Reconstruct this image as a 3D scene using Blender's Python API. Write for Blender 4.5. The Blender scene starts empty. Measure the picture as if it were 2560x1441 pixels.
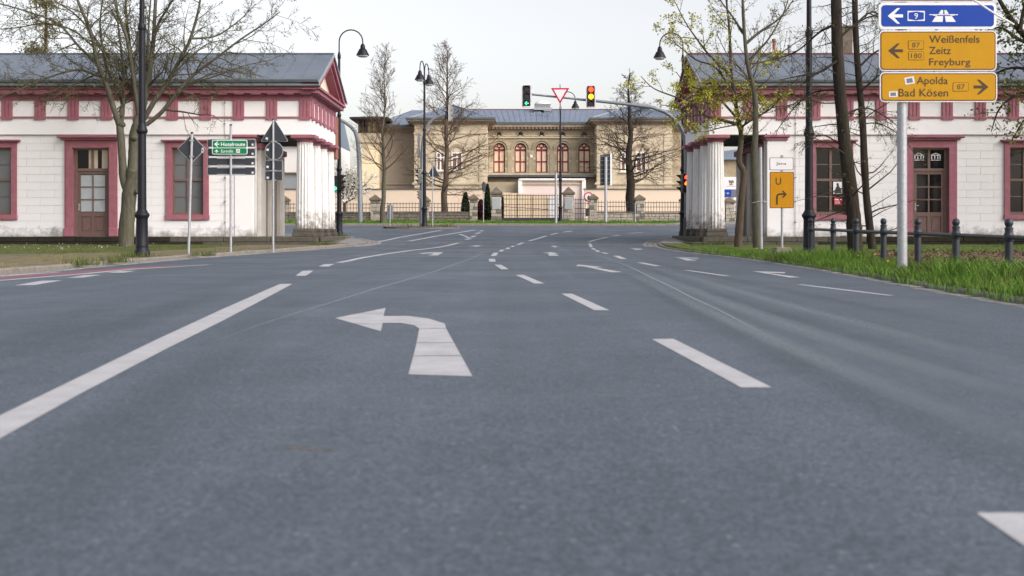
import bpy, bmesh, math, random
import numpy as np
from mathutils import Vector, Matrix
from mathutils.geometry import delaunay_2d_cdt

scene = bpy.context.scene
R = math.radians
# ------------------------------------------------------------------ camera, sky, sun, exposure
CAMZ = 0.6                       # the camera stands very low above the road
F = 2987.0                       # focal length in photo pixels (photo 2560 wide)
HX, HY = 1280.0, 580.0           # vanishing point of the street in the photo
cam_d = bpy.data.cameras.new('camera')
cam_d.sensor_width = 36.0
cam_d.lens = F / 2560 * 36.0
cam_d.shift_y = -(720.5 - HY) / 2560
cam_d.clip_start = 0.05
cam_d.clip_end = 3000
cam_d.dof.use_dof = True
cam_d.dof.focus_distance = 30.0
cam_d.dof.aperture_fstop = 3.8
cam = bpy.data.objects.new('camera', cam_d)
scene.collection.objects.link(cam)
cam.location = (0, 0, CAMZ)
cam.rotation_euler = (R(90), 0, 0)
scene.camera = cam

SUN_EL, SUN_ROT = 34.0, 128.0     # degrees; soft evening light from the right
world = bpy.data.worlds.new('World')
scene.world = world
world.use_nodes = True
nt = world.node_tree
nt.nodes.clear()
sky = nt.nodes.new('ShaderNodeTexSky')
sky.sky_type = 'NISHITA'
sky.sun_disc = False
sky.sun_elevation = R(SUN_EL)
sky.sun_rotation = R(SUN_ROT)
sky.air_density = 1.0
sky.dust_density = 3.0
sky.ozone_density = 1.0
hs = nt.nodes.new('ShaderNodeHueSaturation')
hs.inputs['Saturation'].default_value = 0.38
bg = nt.nodes.new('ShaderNodeBackground')
bg.inputs['Strength'].default_value = 0.112
wo = nt.nodes.new('ShaderNodeOutputWorld')
nt.links.new(sky.outputs[0], hs.inputs['Color'])
wb = nt.nodes.new('ShaderNodeMix'); wb.data_type = 'RGBA'; wb.blend_type = 'MULTIPLY'   # pale evening haze, slightly warm
wb.inputs['Factor'].default_value = 1.0
wb.inputs['B'].default_value = (1.065, 1.0, .955, 1)
nt.links.new(hs.outputs[0], wb.inputs['A'])
nt.links.new(wb.outputs['Result'], bg.inputs['Color'])
nt.links.new(bg.outputs[0], wo.inputs[0])

sun_d = bpy.data.lights.new('sun', 'SUN')
sun_d.energy = 0.85
sun_d.angle = R(50)
sun_d.color = (1.0, 0.985, 0.985)
sun = bpy.data.objects.new('sun', sun_d)
scene.collection.objects.link(sun)
sun.location = (-20, -30, 40)
_el, _az = R(SUN_EL), R(SUN_ROT)
_dir = Vector((math.sin(_az) * math.cos(_el), math.cos(_az) * math.cos(_el), math.sin(_el)))
sun.rotation_euler = _dir.to_track_quat('Z', 'Y').to_euler()

scene.view_settings.view_transform = 'Standard'
scene.view_settings.look = 'None'
scene.view_settings.exposure = 1.14
scene.view_settings.gamma = 1.0
scene.view_settings.use_curve_mapping = False

# ------------------------------------------------------------------ ground profile (gentle rise) and photo-to-place helpers
_gk = [(-40, 0), (24, 0), (29, .012), (33, .045), (37, .085), (40, .145), (44, .24), (47, .33), (53, .55), (59, .78),
       (66, .90), (72, .97), (77, 1.20), (90, 1.26), (140, 1.4), (400, 1.4)]
_gy = np.arange(-40, 401)
_gz = np.interp(_gy, [k[0] for k in _gk], [k[1] for k in _gk])
for _ in range(2):
    _gz[1:-1] = (_gz[:-2] + 2 * _gz[1:-1] + _gz[2:]) / 4
def g(y):
    return float(np.interp(y, _gy, _gz))
_Ys = np.linspace(1.2, 75, 8000)
_py = HY + (CAMZ - np.interp(_Ys, _gy, _gz)) * F / _Ys
def gp(x, y):
    """ground point (X, Y) seen at photo pixel (x, y)"""
    Y = float(np.interp(-y, -_py, _Ys))
    return ((x - HX) * Y / F, Y)
def at(x, y, Y):
    """point at depth Y seen at photo pixel (x, y)"""
    return Vector(((x - HX) * Y / F, Y, CAMZ + (HY - y) * Y / F))
def sx(x, Y): return (x - HX) * Y / F
def sz(y, Y): return CAMZ + (HY - y) * Y / F

# ------------------------------------------------------------------ object helpers
COL = scene.collection
OFF = {}
def link(o): COL.objects.link(o)
def tag(o, label=None, cat=None, group=None, kind=None):
    if label: o['label'] = label
    if cat: o['category'] = cat
    if group: o['group'] = group
    if kind: o['kind'] = kind
    return o
def thing(name, loc, label, cat, group=None, rz=0.0):
    o = bpy.data.objects.new(name, None)
    o.empty_display_size = 0.2
    link(o)
    o.location = loc
    o.rotation_euler = (0, 0, rz)
    OFF[o.name] = Vector(loc)
    return tag(o, label, cat, group)
def wrap(name, me, mat, parent=None, smooth=False, loc=None):
    o = bpy.data.objects.new(name, me)
    link(o)
    if mat is not None and not me.materials:
        me.materials.append(M[mat] if isinstance(mat, str) else mat)
    if smooth:
        me.polygons.foreach_set('use_smooth', [True] * len(me.polygons))
    if parent is not None:
        o.parent = parent
        OFF[o.name] = OFF[parent.name].copy()
    else:
        OFF[o.name] = Vector((0, 0, 0))
    if loc is not None:
        o.location = loc
    return o
class MB:
    def __init__(s): s.v = []; s.f = []
    def add(s, vs, fs):
        n = len(s.v)
        s.v.extend([tuple(v) for v in vs])
        s.f.extend([tuple(i + n for i in f) for f in fs])
        return s
    def box(s, x0, x1, y0, y1, z0, z1):
        if x0 > x1: x0, x1 = x1, x0
        if y0 > y1: y0, y1 = y1, y0
        return s.add([(x0, y0, z0), (x1, y0, z0), (x1, y1, z0), (x0, y1, z0), (x0, y0, z1), (x1, y0, z1), (x1, y1, z1), (x0, y1, z1)],
                     [(0, 3, 2, 1), (4, 5, 6, 7), (0, 1, 5, 4), (1, 2, 6, 5), (2, 3, 7, 6), (3, 0, 4, 7)])
    def bbox(s, x0, x1, y0, y1, z0, z1, b=.01):
        """chamfered box"""
        if x0 > x1: x0, x1 = x1, x0
        if y0 > y1: y0, y1 = y1, y0
        b = min(b, (x1 - x0) * .3, (y1 - y0) * .3, (z1 - z0) * .3)
        bm = bmesh.new()
        bmesh.ops.create_cube(bm, size=1)
        for v in bm.verts:
            v.co = Vector((x0 if v.co.x < 0 else x1, y0 if v.co.y < 0 else y1, z0 if v.co.z < 0 else z1))
        bmesh.ops.bevel(bm, geom=bm.edges[:], offset=b, segments=1, affect='EDGES')
        bm.verts.index_update()
        s.add([v.co for v in bm.verts], [[v.index for v in f.verts] for f in bm.faces])
        bm.free()
        return s
    def prism(s, poly, y0, y1):
        """polygon in (x, z), extruded along y"""
        n = len(poly)
        a = sum(poly[i][0] * poly[(i + 1) % n][1] - poly[(i + 1) % n][0] * poly[i][1] for i in range(n))
        if a < 0: poly = poly[::-1]
        vs = [(p[0], y0, p[1]) for p in poly] + [(p[0], y1, p[1]) for p in poly]
        fs = [tuple(range(n)), tuple(range(2 * n - 1, n - 1, -1))]
        fs += [(i, i + n, (i + 1) % n + n, (i + 1) % n) for i in range(n)]
        return s.add(vs, fs)
    def prism_x(s, poly, x0, x1):
        """polygon in (y, z), extruded along x"""
        n = len(poly)
        vs = [(x0, p[0], p[1]) for p in poly] + [(x1, p[0], p[1]) for p in poly]
        fs = [tuple(range(n)), tuple(range(2 * n - 1, n - 1, -1))]
        fs += [(i, i + n, (i + 1) % n + n, (i + 1) % n) for i in range(n)]
        return s.add(vs, fs)
    def tube(s, pts, rad, n=8, cap=True):
        pts = [Vector(p) for p in pts]
        if not hasattr(rad, '__len__'): rad = [rad] * len(pts)
        t = [(pts[min(i + 1, len(pts) - 1)] - pts[max(i - 1, 0)]).normalized() for i in range(len(pts))]
        u = t[0].orthogonal().normalized()
        vs = []
        for i, p in enumerate(pts):
            u = (u - t[i] * u.dot(t[i]))
            u = u.normalized() if u.length > 1e-6 else t[i].orthogonal().normalized()
            w = t[i].cross(u)
            for k in range(n):
                a = 2 * math.pi * k / n
                vs.append(p + (u * math.cos(a) + w * math.sin(a)) * rad[i])
        fs = []
        for i in range(len(pts) - 1):
            for k in range(n):
                fs.append((i * n + k, i * n + (k + 1) % n, (i + 1) * n + (k + 1) % n, (i + 1) * n + k))
        if cap:
            fs.append(tuple(range(n - 1, -1, -1)))
            fs.append(tuple(range((len(pts) - 1) * n, len(pts) * n)))
        return s.add(vs, fs)
    def lathe(s, prof, c, n=16):
        """profile [(r, z)] revolved about the vertical through c"""
        vs = []
        for r, z in prof:
            for k in range(n):
                a = 2 * math.pi * k / n
                vs.append((c[0] + r * math.cos(a), c[1] + r * math.sin(a), c[2] + z))
        fs = []
        m = len(prof)
        for i in range(m - 1):
            for k in range(n):
                fs.append((i * n + k, i * n + (k + 1) % n, (i + 1) * n + (k + 1) % n, (i + 1) * n + k))
        fs.append(tuple(range(n - 1, -1, -1)))
        fs.append(tuple(range((m - 1) * n, m * n)))
        return s.add(vs, fs)
    def disc(s, c, r, y0, y1, n=24):
        return s.prism([(c[0] + r * math.cos(2 * math.pi * k / n), c[1] + r * math.sin(2 * math.pi * k / n)) for k in range(n)], y0, y1)
    def ring(s, c, r0, r1, y0, y1, n=24, a0=0, a1=360):
        """annulus arc in the x-z plane"""
        full = abs(a1 - a0) >= 360
        m = n if full else n + 1
        vs = []
        for k in range(m):
            a = R(a0 + (a1 - a0) * k / n)
            for r in (r0, r1):
                for y in (y0, y1):
                    vs.append((c[0] + r * math.cos(a), y, c[1] + r * math.sin(a)))
        fs = []
        for k in range(n if full else n):
            i, j = k * 4, ((k + 1) % m) * 4
            fs += [(i, i + 2, j + 2, j), (i + 1, j + 1, j + 3, i + 3), (i + 2, i + 3, j + 3, j + 2), (i, j, j + 1, i + 1)]
        if not full:
            fs += [(0, 1, 3, 2), (n * 4, n * 4 + 2, n * 4 + 3, n * 4 + 1)]
        return s.add(vs, fs)
    def build(s, name, mat, parent=None, smooth=False, recalc=False):
        o = OFF[parent.name] if parent is not None else Vector((0, 0, 0))
        me = bpy.data.meshes.new(name)
        me.from_pydata([(v[0] - o.x, v[1] - o.y, v[2] - o.z) for v in s.v], [], s.f)
        if recalc:
            bm = bmesh.new(); bm.from_mesh(me)
            bmesh.ops.recalc_face_normals(bm, faces=bm.faces[:])
            bm.to_mesh(me); bm.free()
        me.update()
        ob = wrap(name, me, mat, parent)
        if smooth:
            me.polygons.foreach_set('use_smooth', [True] * len(me.polygons))
            try: me.set_sharp_from_angle(angle=R(40))
            except Exception: pass
        return ob
_bc = {}
def block(name, x0, x1, y0, y1, z0, z1, mat, parent, b=.008):
    """a stone / plank / panel: chamfered box object whose mesh is shared between alike pieces"""
    key = (round(abs(x1 - x0), 3), round(abs(y1 - y0), 3), round(z1 - z0, 3), mat, b, name)
    if key not in _bc:
        a, c, d = abs(x1 - x0) / 2, abs(y1 - y0) / 2, (z1 - z0) / 2
        m = MB().bbox(-a, a, -c, c, -d, d, b)
        me = bpy.data.meshes.new(name)
        me.from_pydata(m.v, [], m.f)
        me.materials.append(M[mat])
        _bc[key] = me
    ob = bpy.data.objects.new(name, _bc[key])
    link(ob)
    ob.parent = parent
    o = OFF[parent.name]
    ob.location = ((x0 + x1) / 2 - o.x, (y0 + y1) / 2 - o.y, (z0 + z1) / 2 - o.z)
    OFF[ob.name] = o.copy()
    return ob
def sheet(name, poly, dz, mat, parent=None, ystep=1):
    """flat polygon laid on the ground profile"""
    bm = bmesh.new()
    n = len(poly)
    cv, _e, cf = delaunay_2d_cdt([Vector((p[0], p[1])) for p in poly], [(i, (i + 1) % n) for i in range(n)], [], 1, 1e-6)[:3]
    vs = [bm.verts.new((p.x, p.y, 0)) for p in cv]
    for f in cf: bm.faces.new([vs[i] for i in f])
    ys = [p[1] for p in poly]
    for y in range(math.ceil(max(min(ys), 20)), math.floor(min(max(ys), 142)) + 1, ystep):
        bmesh.ops.bisect_plane(bm, geom=bm.verts[:] + bm.edges[:] + bm.faces[:], plane_co=(0, y, 0), plane_no=(0, 1, 0), dist=1e-5)
    for v in bm.verts: v.co.z = g(v.co.y) + dz
    for f in bm.faces:
        f.normal_update()
        if f.normal.z < 0: f.normal_flip()
    me = bpy.data.meshes.new(name)
    bm.to_mesh(me); bm.free()
    return wrap(name, me, mat, parent)
_fonts = {}
def text(body, x0, x1, z0, z1, y, mat, parent, name='lettering', thick=.0015, bold=0.0):
    """lettering fitted into the box x0..x1, z0..z1 on a plane facing -y"""
    cu = bpy.data.curves.new(name, 'FONT')
    cu.body = body
    cu.size = 1.0
    cu.offset = bold
    cu.resolution_u = 3
    ob = bpy.data.objects.new(name, cu)
    link(ob)
    dg = bpy.context.evaluated_depsgraph_get()
    me = bpy.data.meshes.new_from_object(ob.evaluated_get(dg))
    bpy.data.objects.remove(ob)
    bpy.data.curves.remove(cu)
    n = len(me.vertices)
    co = np.empty(n * 3); me.vertices.foreach_get('co', co); co = co.reshape(-1, 3)
    lo, hi = co[:, :2].min(0), co[:, :2].max(0)
    o = OFF[parent.name]
    w = np.empty((n, 3))
    w[:, 0] = x0 + (co[:, 0] - lo[0]) / (hi[0] - lo[0]) * (x1 - x0) - o.x
    w[:, 2] = z0 + (co[:, 1] - lo[1]) / (hi[1] - lo[1]) * (z1 - z0) - o.z
    w[:, 1] = y - o.y
    me.vertices.foreach_set('co', w.ravel())
    me.materials.clear()
    me.update()
    return wrap(name, me, mat, parent)
def rr(x0, x1, z0, z1, r, n=5):
    if x0 > x1: x0, x1 = x1, x0
    if z0 > z1: z0, z1 = z1, z0
    r = min(r, (x1 - x0) * .49, (z1 - z0) * .49)
    out = []
    for cx, cz, a in ((x1 - r, z1 - r, 0), (x0 + r, z1 - r, 90), (x0 + r, z0 + r, 180), (x1 - r, z0 + r, 270)):
        for k in range(n + 1):
            t = R(a + 90 * k / n)
            out.append((cx + r * math.cos(t), cz + r * math.sin(t)))
    return out

# ------------------------------------------------------------------ materials
M = {}
def mat(name, col, rough=.7, spec=.3, metal=0.0, var=.12, scale=6.0, bump=.0, bscale=40.0, stain=None, stain_amt=.3, stain_scale=1.5,
        emit=None, estr=0.0, stretch=None, detail=6.0, trans=0.0, coat=0.0):
    m = bpy.data.materials.new(name)
    m.use_nodes = True
    t = m.node_tree
    b = t.nodes['Principled BSDF']
    b.inputs['Roughness'].default_value = rough
    b.inputs['Specular IOR Level'].default_value = spec
    b.inputs['Metallic'].default_value = metal
    if trans: b.inputs['Transmission Weight'].default_value = trans
    if coat: b.inputs['Coat Weight'].default_value = coat
    if emit:
        b.inputs['Emission Color'].default_value = (*emit, 1)
        b.inputs['Emission Strength'].default_value = estr
    tc = t.nodes.new('ShaderNodeTexCoord')
    src = tc.outputs['Object']
    if stretch:
        mp = t.nodes.new('ShaderNodeMapping')
        mp.inputs['Scale'].default_value = stretch
        t.links.new(src, mp.inputs[0]); src = mp.outputs[0]
    nz = t.nodes.new('ShaderNodeTexNoise')
    nz.inputs['Scale'].default_value = scale
    nz.inputs['Detail'].default_value = detail
    nz.inputs['Roughness'].default_value = .62
    t.links.new(src, nz.inputs['Vector'])
    mr = t.nodes.new('ShaderNodeMapRange')
    mr.inputs['From Min'].default_value = .28
    mr.inputs['From Max'].default_value = .72
    mr.inputs['To Min'].default_value = 1 - var
    mr.inputs['To Max'].default_value = 1 + var
    t.links.new(nz.outputs['Fac'], mr.inputs[0])
    mx = t.nodes.new('ShaderNodeMix'); mx.data_type = 'RGBA'; mx.blend_type = 'MULTIPLY'
    mx.inputs['Factor'].default_value = 1
    mx.inputs['A'].default_value = (*col, 1)
    t.links.new(mr.outputs[0], mx.inputs['B'])
    last = mx.outputs['Result']
    if stain:
        n2 = t.nodes.new('ShaderNodeTexNoise')
        n2.inputs['Scale'].default_value = stain_scale
        n2.inputs['Detail'].default_value = 8
        n2.inputs['Roughness'].default_value = .7
        t.links.new(src, n2.inputs['Vector'])
        r2 = t.nodes.new('ShaderNodeMapRange')
        r2.inputs['From Min'].default_value = .5
        r2.inputs['From Max'].default_value = .72
        r2.inputs['To Max'].default_value = stain_amt
        t.links.new(n2.outputs['Fac'], r2.inputs[0])
        m2 = t.nodes.new('ShaderNodeMix'); m2.data_type = 'RGBA'
        t.links.new(r2.outputs[0], m2.inputs['Factor'])
        t.links.new(last, m2.inputs['A'])
        m2.inputs['B'].default_value = (*stain, 1)
        last = m2.outputs['Result']
    t.links.new(last, b.inputs['Base Color'])
    if bump:
        n3 = t.nodes.new('ShaderNodeTexNoise')
        n3.inputs['Scale'].default_value = bscale
        n3.inputs['Detail'].default_value = 5
        t.links.new(src, n3.inputs['Vector'])
        bp = t.nodes.new('ShaderNodeBump')
        bp.inputs['Strength'].default_value = bump
        bp.inputs['Distance'].default_value = .02
        t.links.new(n3.outputs['Fac'], bp.inputs['Height'])
        t.links.new(bp.outputs[0], b.inputs['Normal'])
    M[name] = m
    return m
def soil_line(m, z0, z1, col, amt, scale=5.0, thr=.42):
    """splash dirt and algae that grew on the lowest part of a wall (ragged upper edge)"""
    t = m.node_tree
    b = t.nodes['Principled BSDF']
    lk = b.inputs['Base Color'].links[0]
    src = lk.from_socket
    geo = t.nodes.new('ShaderNodeNewGeometry')
    sp = t.nodes.new('ShaderNodeSeparateXYZ')
    t.links.new(geo.outputs['Position'], sp.inputs[0])
    mr = t.nodes.new('ShaderNodeMapRange')
    mr.inputs['From Min'].default_value = z1
    mr.inputs['From Max'].default_value = z0
    t.links.new(sp.outputs['Z'], mr.inputs[0])
    nz = t.nodes.new('ShaderNodeTexNoise')
    nz.inputs['Scale'].default_value = scale
    nz.inputs['Detail'].default_value = 9
    nz.inputs['Roughness'].default_value = .7
    t.links.new(geo.outputs['Position'], nz.inputs['Vector'])
    ad = t.nodes.new('ShaderNodeMath'); ad.operation = 'MULTIPLY_ADD'
    t.links.new(mr.outputs[0], ad.inputs[0]); ad.inputs[1].default_value = .38
    t.links.new(nz.outputs['Fac'], ad.inputs[2])
    r2 = t.nodes.new('ShaderNodeMapRange')
    r2.inputs['From Min'].default_value = thr + .17
    r2.inputs['From Max'].default_value = thr + .42
    r2.inputs['To Max'].default_value = amt
    t.links.new(ad.outputs[0], r2.inputs[0])
    mx = t.nodes.new('ShaderNodeMix'); mx.data_type = 'RGBA'
    t.links.new(r2.outputs[0], mx.inputs['Factor'])
    t.links.new(src, mx.inputs['A'])
    mx.inputs['B'].default_value = (*col, 1)
    t.links.new(mx.outputs['Result'], b.inputs['Base Color'])

def asphalt(name, base, tint=(1, 1, 1)):
    m = bpy.data.materials.new(name); m.use_nodes = True
    t = m.node_tree; b = t.nodes['Principled BSDF']
    b.inputs['Specular IOR Level'].default_value = .35
    tc = t.nodes.new('ShaderNodeTexCoord')
    def noise(scale, det, vec=None, rough=.6):
        n = t.nodes.new('ShaderNodeTexNoise')
        n.inputs['Scale'].default_value = scale; n.inputs['Detail'].default_value = det; n.inputs['Roughness'].default_value = rough
        t.links.new(vec or tc.outputs['Object'], n.inputs['Vector']); return n.outputs['Fac']
    def rng(sock, a, c, lo, hi):
        r = t.nodes.new('ShaderNodeMapRange')
        r.inputs['From Min'].default_value = a; r.inputs['From Max'].default_value = c
        r.inputs['To Min'].default_value = lo; r.inputs['To Max'].default_value = hi
        t.links.new(sock, r.inputs[0]); return r.outputs[0]
    def mul(a, c):
        q = t.nodes.new('ShaderNodeMath'); q.operation = 'MULTIPLY'
        t.links.new(a, q.inputs[0]); t.links.new(c, q.inputs[1]); return q.outputs[0]
    mp = t.nodes.new('ShaderNodeMapping'); mp.inputs['Scale'].default_value = (1.6, .035, 1)
    mp.inputs['Rotation'].default_value = (0, 0, R(4))
    t.links.new(tc.outputs['Object'], mp.inputs[0])
    v = mul(rng(noise(.22, 4), .3, .7, .86, 1.14), rng(noise(1.0, 4, mp.outputs[0]), .3, .7, .86, 1.16))
    v = mul(v, rng(noise(14, 5), .3, .7, .90, 1.10))
    v = mul(v, rng(noise(2.6, 6, rough=.75), .3, .7, .90, 1.10))
    v = mul(v, rng(noise(55, 4, rough=.7), .3, .7, .72, 1.28))
    v = mul(v, rng(noise(170, 3), .25, .75, .5, 1.5))
    ag = t.nodes.new('ShaderNodeTexVoronoi'); ag.inputs['Scale'].default_value = 95      # single stones of the aggregate
    t.links.new(tc.outputs['Object'], ag.inputs['Vector'])
    sa = t.nodes.new('ShaderNodeSeparateColor'); t.links.new(ag.outputs['Color'], sa.inputs[0])
    v = mul(v, rng(sa.outputs[1], 0, 1, .66, 1.34))
    vo = t.nodes.new('ShaderNodeTexVoronoi'); vo.inputs['Scale'].default_value = 42
    t.links.new(tc.outputs['Object'], vo.inputs['Vector'])
    sep = t.nodes.new('ShaderNodeSeparateColor'); t.links.new(vo.outputs['Color'], sep.inputs[0])
    pick = t.nodes.new('ShaderNodeMath'); pick.operation = 'GREATER_THAN'; pick.inputs[1].default_value = .972
    t.links.new(sep.outputs[0], pick.inputs[0])
    near = t.nodes.new('ShaderNodeMath'); near.operation = 'LESS_THAN'; near.inputs[1].default_value = .32
    t.links.new(vo.outputs['Distance'], near.inputs[0])
    speck = mul(pick.outputs[0], near.outputs[0])
    mx = t.nodes.new('ShaderNodeMix'); mx.data_type = 'RGBA'; mx.blend_type = 'MULTIPLY'; mx.inputs['Factor'].default_value = 1
    mx.inputs['A'].default_value = (base * tint[0], base * tint[1], base * tint[2], 1)
    t.links.new(v, mx.inputs['B'])
    m2 = t.nodes.new('ShaderNodeMix'); m2.data_type = 'RGBA'
    sc = t.nodes.new('ShaderNodeMath'); sc.operation = 'MULTIPLY'; sc.inputs[1].default_value = .32
    t.links.new(speck, sc.inputs[0]); t.links.new(sc.outputs[0], m2.inputs['Factor'])
    t.links.new(mx.outputs['Result'], m2.inputs['A']); m2.inputs['B'].default_value = (.36, .37, .38, 1)
    t.links.new(m2.outputs['Result'], b.inputs['Base Color'])
    t.links.new(rng(noise(.5, 3), .3, .7, .55, .75), b.inputs['Roughness'])
    bp = t.nodes.new('ShaderNodeBump'); bp.inputs['Strength'].default_value = .5; bp.inputs['Distance'].default_value = .006
    t.links.new(noise(120, 4), bp.inputs['Height']); t.links.new(bp.outputs[0], b.inputs['Normal'])
    M[name] = m

asphalt('asphalt', .088, (.79, 1.01, 1.30))
asphalt('bike_red', .12, (1.35, .9, 1.02))
mat('marking', (.40, .405, .425), .65, .25, var=.14, scale=5, stain=(.2, .21, .23), stain_amt=.4, stain_scale=60, bump=.3, bscale=150)
mat('marking_red', (.20, .085, .105), .7, .3, var=.2, scale=9, stain=(.2, .15, .16), stain_amt=.5, stain_scale=10)
mat('seam', (.135, .145, .165), .6, .4, var=.2, scale=30)
mat('seam_dark', (.05, .055, .06), .6, .4, var=.2, scale=30)
mat('soil', (.17, .145, .10), .95, .1, var=.35, scale=3, stain=(.10, .12, .05), stain_amt=.7, stain_scale=1.2, bump=.6, bscale=60)
mat('lawn', (.10, .12, .045), .95, .1, var=.4, scale=4, stain=(.20, .17, .09), stain_amt=.6, stain_scale=.9, bump=.7, bscale=70)
mat('leaf_litter', (.17, .115, .085), .95, .1, var=.45, scale=14, stain=(.09, .06, .045), stain_amt=.6, stain_scale=30, bump=.8, bscale=90)
mat('path_grey', (.23, .23, .24), .9, .2, var=.18, scale=8, bump=.3, bscale=120)
mat('kerb', (.21, .195, .175), .9, .2, var=.22, scale=7, stain=(.14, .13, .11), stain_amt=.6, stain_scale=5, bump=.5, bscale=50)
mat('cobble', (.24, .235, .23), .85, .3, var=.25, scale=9, bump=.5, bscale=60)
mat('far_ground', (.15, .14, .10), .95, .1, var=.3, scale=.5)
mat('hill', (.10, .095, .09), .95, .1, var=.35, scale=.05)
mat('wall_white', (.75, .745, .755), .85, .25, var=.05, scale=2.2, stain=(.52, .49, .45), stain_amt=.35, stain_scale=1.1, bump=.12, bscale=45)
soil_line(M['wall_white'], .44, 1.0, (.13, .12, .095), .75, 2.2, .50)
mat('mortar', (.56, .54, .525), .9, .2, var=.1, scale=5)
soil_line(M['mortar'], .44, 1.0, (.13, .12, .095), .75, 2.2, .50)
mat('stucco_white', (.77, .765, .775), .85, .25, var=.05, scale=1.6, stain=(.55, .51, .46), stain_amt=.3, stain_scale=.8, bump=.1, bscale=40)
mat('column_white', (.72, .71, .705), .85, .25, var=.07, scale=3, stain=(.40, .38, .35), stain_amt=.55, stain_scale=1.6, bump=.15, bscale=40, stretch=(1.6, 1.6, .35))
soil_line(M['column_white'], .6, 1.7, (.13, .12, .10), .85, 4.5, .46)
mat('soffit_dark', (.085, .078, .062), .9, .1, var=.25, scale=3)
mat('pier_dimmed', (.58, .55, .51), .85, .2, var=.1, scale=2)  # white piers toned down, portico shade put into their colour
mat('beige_recess', (.215, .19, .165), .85, .2, var=.1, scale=2)  # beige, darkened further to paint in the shade of the portico
mat('red_paint', (.285, .105, .135), .65, .35, var=.14, scale=5, stain=(.38, .19, .21), stain_amt=.5, stain_scale=2.2, bump=.1, bscale=60)
mat('red_dark', (.22, .055, .075), .7, .3, var=.14, scale=5)
mat('door_brown', (.14, .085, .075), .6, .35, var=.15, scale=10, stretch=(4, 4, .6))
mat('frame_brown', (.16, .105, .09), .6, .35, var=.12, scale=10)
mat('brick_red', (.30, .125, .085), .9, .2, var=.2, scale=14)
mat('cream', (.72, .64, .53), .85, .2, var=.06, scale=2)
mat('roof_zinc', (.125, .15, .19), .5, .45, metal=.0, var=.12, scale=1.3, stain=(.075, .095, .125), stain_amt=.5, stain_scale=.9)
mat('roof_slate', (.155, .195, .26), .5, .45, var=.1, scale=.8, stain=(.13, .16, .2), stain_amt=.4, stain_scale=.5)
mat('zinc_light', (.26, .30, .325), .5, .4, var=.12, scale=2)
mat('zinc_gutter', (.07, .085, .09), .5, .5, var=.15, scale=3)
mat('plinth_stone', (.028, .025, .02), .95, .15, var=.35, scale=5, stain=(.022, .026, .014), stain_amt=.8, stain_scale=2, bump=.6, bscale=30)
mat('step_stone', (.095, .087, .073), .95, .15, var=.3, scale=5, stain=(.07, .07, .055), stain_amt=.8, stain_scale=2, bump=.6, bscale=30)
mat('glass_dark', (.006, .006, .007), .05, .28, var=.05, scale=1)
mat('glass_milky', (.36, .40, .42), .2, .4, var=.1, scale=4)
mat('glass_grey', (.13, .14, .148), .12, .5, var=.06, scale=2)
mat('curtain', (.50, .42, .34), .9, .1, var=.08, scale=6)
mat('lamp_black', (.006, .007, .013), .5, .3, var=.15, scale=8)
mat('lamp_glass', (.62, .62, .6), .2, .5, var=.05)
mat('rail_grey', (.02, .025, .036), .45, .45, var=.2, scale=12, bump=.08, bscale=200)
mat('galvanised', (.36, .375, .40), .5, .5, metal=.35, var=.16, scale=22, detail=3)
mat('galv_dark', (.21, .225, .25), .5, .5, metal=.3, var=.16, scale=18)
mat('sign_back', (.030, .036, .045), .55, .4, var=.15, scale=6)
mat('sign_white', (.72, .72, .74), .45, .4, var=.04)
mat('sticker', (.62, .62, .64), .6, .3, var=.25, scale=60)
mat('sticker_print', (.14, .15, .2), .6, .3, var=.4, scale=90)
mat('sign_yellow', (.46, .235, .004), .6, .2, var=.05)
mat('sign_orange', (.48, .22, .004), .6, .2, var=.05)
mat('sign_blue', (.008, .05, .32), .6, .2, var=.05)
mat('sign_green', (.003, .18, .07), .6, .2, var=.05)
mat('sign_brown', (.15, .055, .02), .45, .4, var=.06)
mat('sign_ink', (.055, .032, .014), .5, .3, var=.08)
mat('sign_ink_red', (.10, .01, .03), .5, .3, var=.08)
mat('sign_red', (.50, .012, .06), .6, .2, var=.05)
mat('poster_red', (.38, .012, .03), .5, .3, var=.1)
mat('signal_black', (.012, .012, .014), .5, .4, var=.1)
mat('signal_grey', (.27, .275, .24), .6, .3, var=.1)
mat('signal_edge', (.72, .66, .70), .5, .3, var=.05)
mat('lens_off', (.018, .018, .02), .2, .5, var=.1)
mat('lens_off_red', (.035, .006, .008), .2, .5, var=.1)
mat('lens_red', (.4, .02, .01), .3, emit=(1.0, .04, .012), estr=2.6)
mat('lens_amber', (.5, .2, .01), .3, emit=(1.0, .36, .01), estr=3.2)
mat('lens_orange', (.5, .1, .01), .3, emit=(1.0, .12, .01), estr=2.2)
mat('lens_green', (.01, .3, .12), .3, emit=(.06, 1.0, .42), estr=1.3)
mat('sandstone', (.37, .315, .225), .9, .2, var=.2, scale=1.2, stain=(.18, .15, .115), stain_amt=.7, stain_scale=.9, bump=.3, bscale=14)
mat('sandstone_pale', (.53, .455, .335), .9, .2, var=.16, scale=1.5, stain=(.30, .24, .17), stain_amt=.6, stain_scale=.8, bump=.3, bscale=14)
mat('stucco_tan', (.33, .28, .225), .9, .2, var=.12, scale=.8, stain=(.24, .2, .165), stain_amt=.6, stain_scale=.4)
mat('cornice_stone', (.30, .24, .18), .9, .2, var=.25, scale=1.6, stain=(.16, .10, .08), stain_amt=.7, stain_scale=1.1)
mat('yellow_wall', (.76, .64, .43), .9, .2, var=.08, scale=.7)
mat('timber_dark', (.09, .065, .05), .8, .2, var=.2, scale=3)
mat('window_yellow', (.50, .43, .20), .5, .3, var=.1)
mat('peach_wall', (.70, .575, .45), .9, .15, var=.04, scale=.6, stain=(.62, .50, .38), stain_amt=.4, stain_scale=.4)
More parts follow.
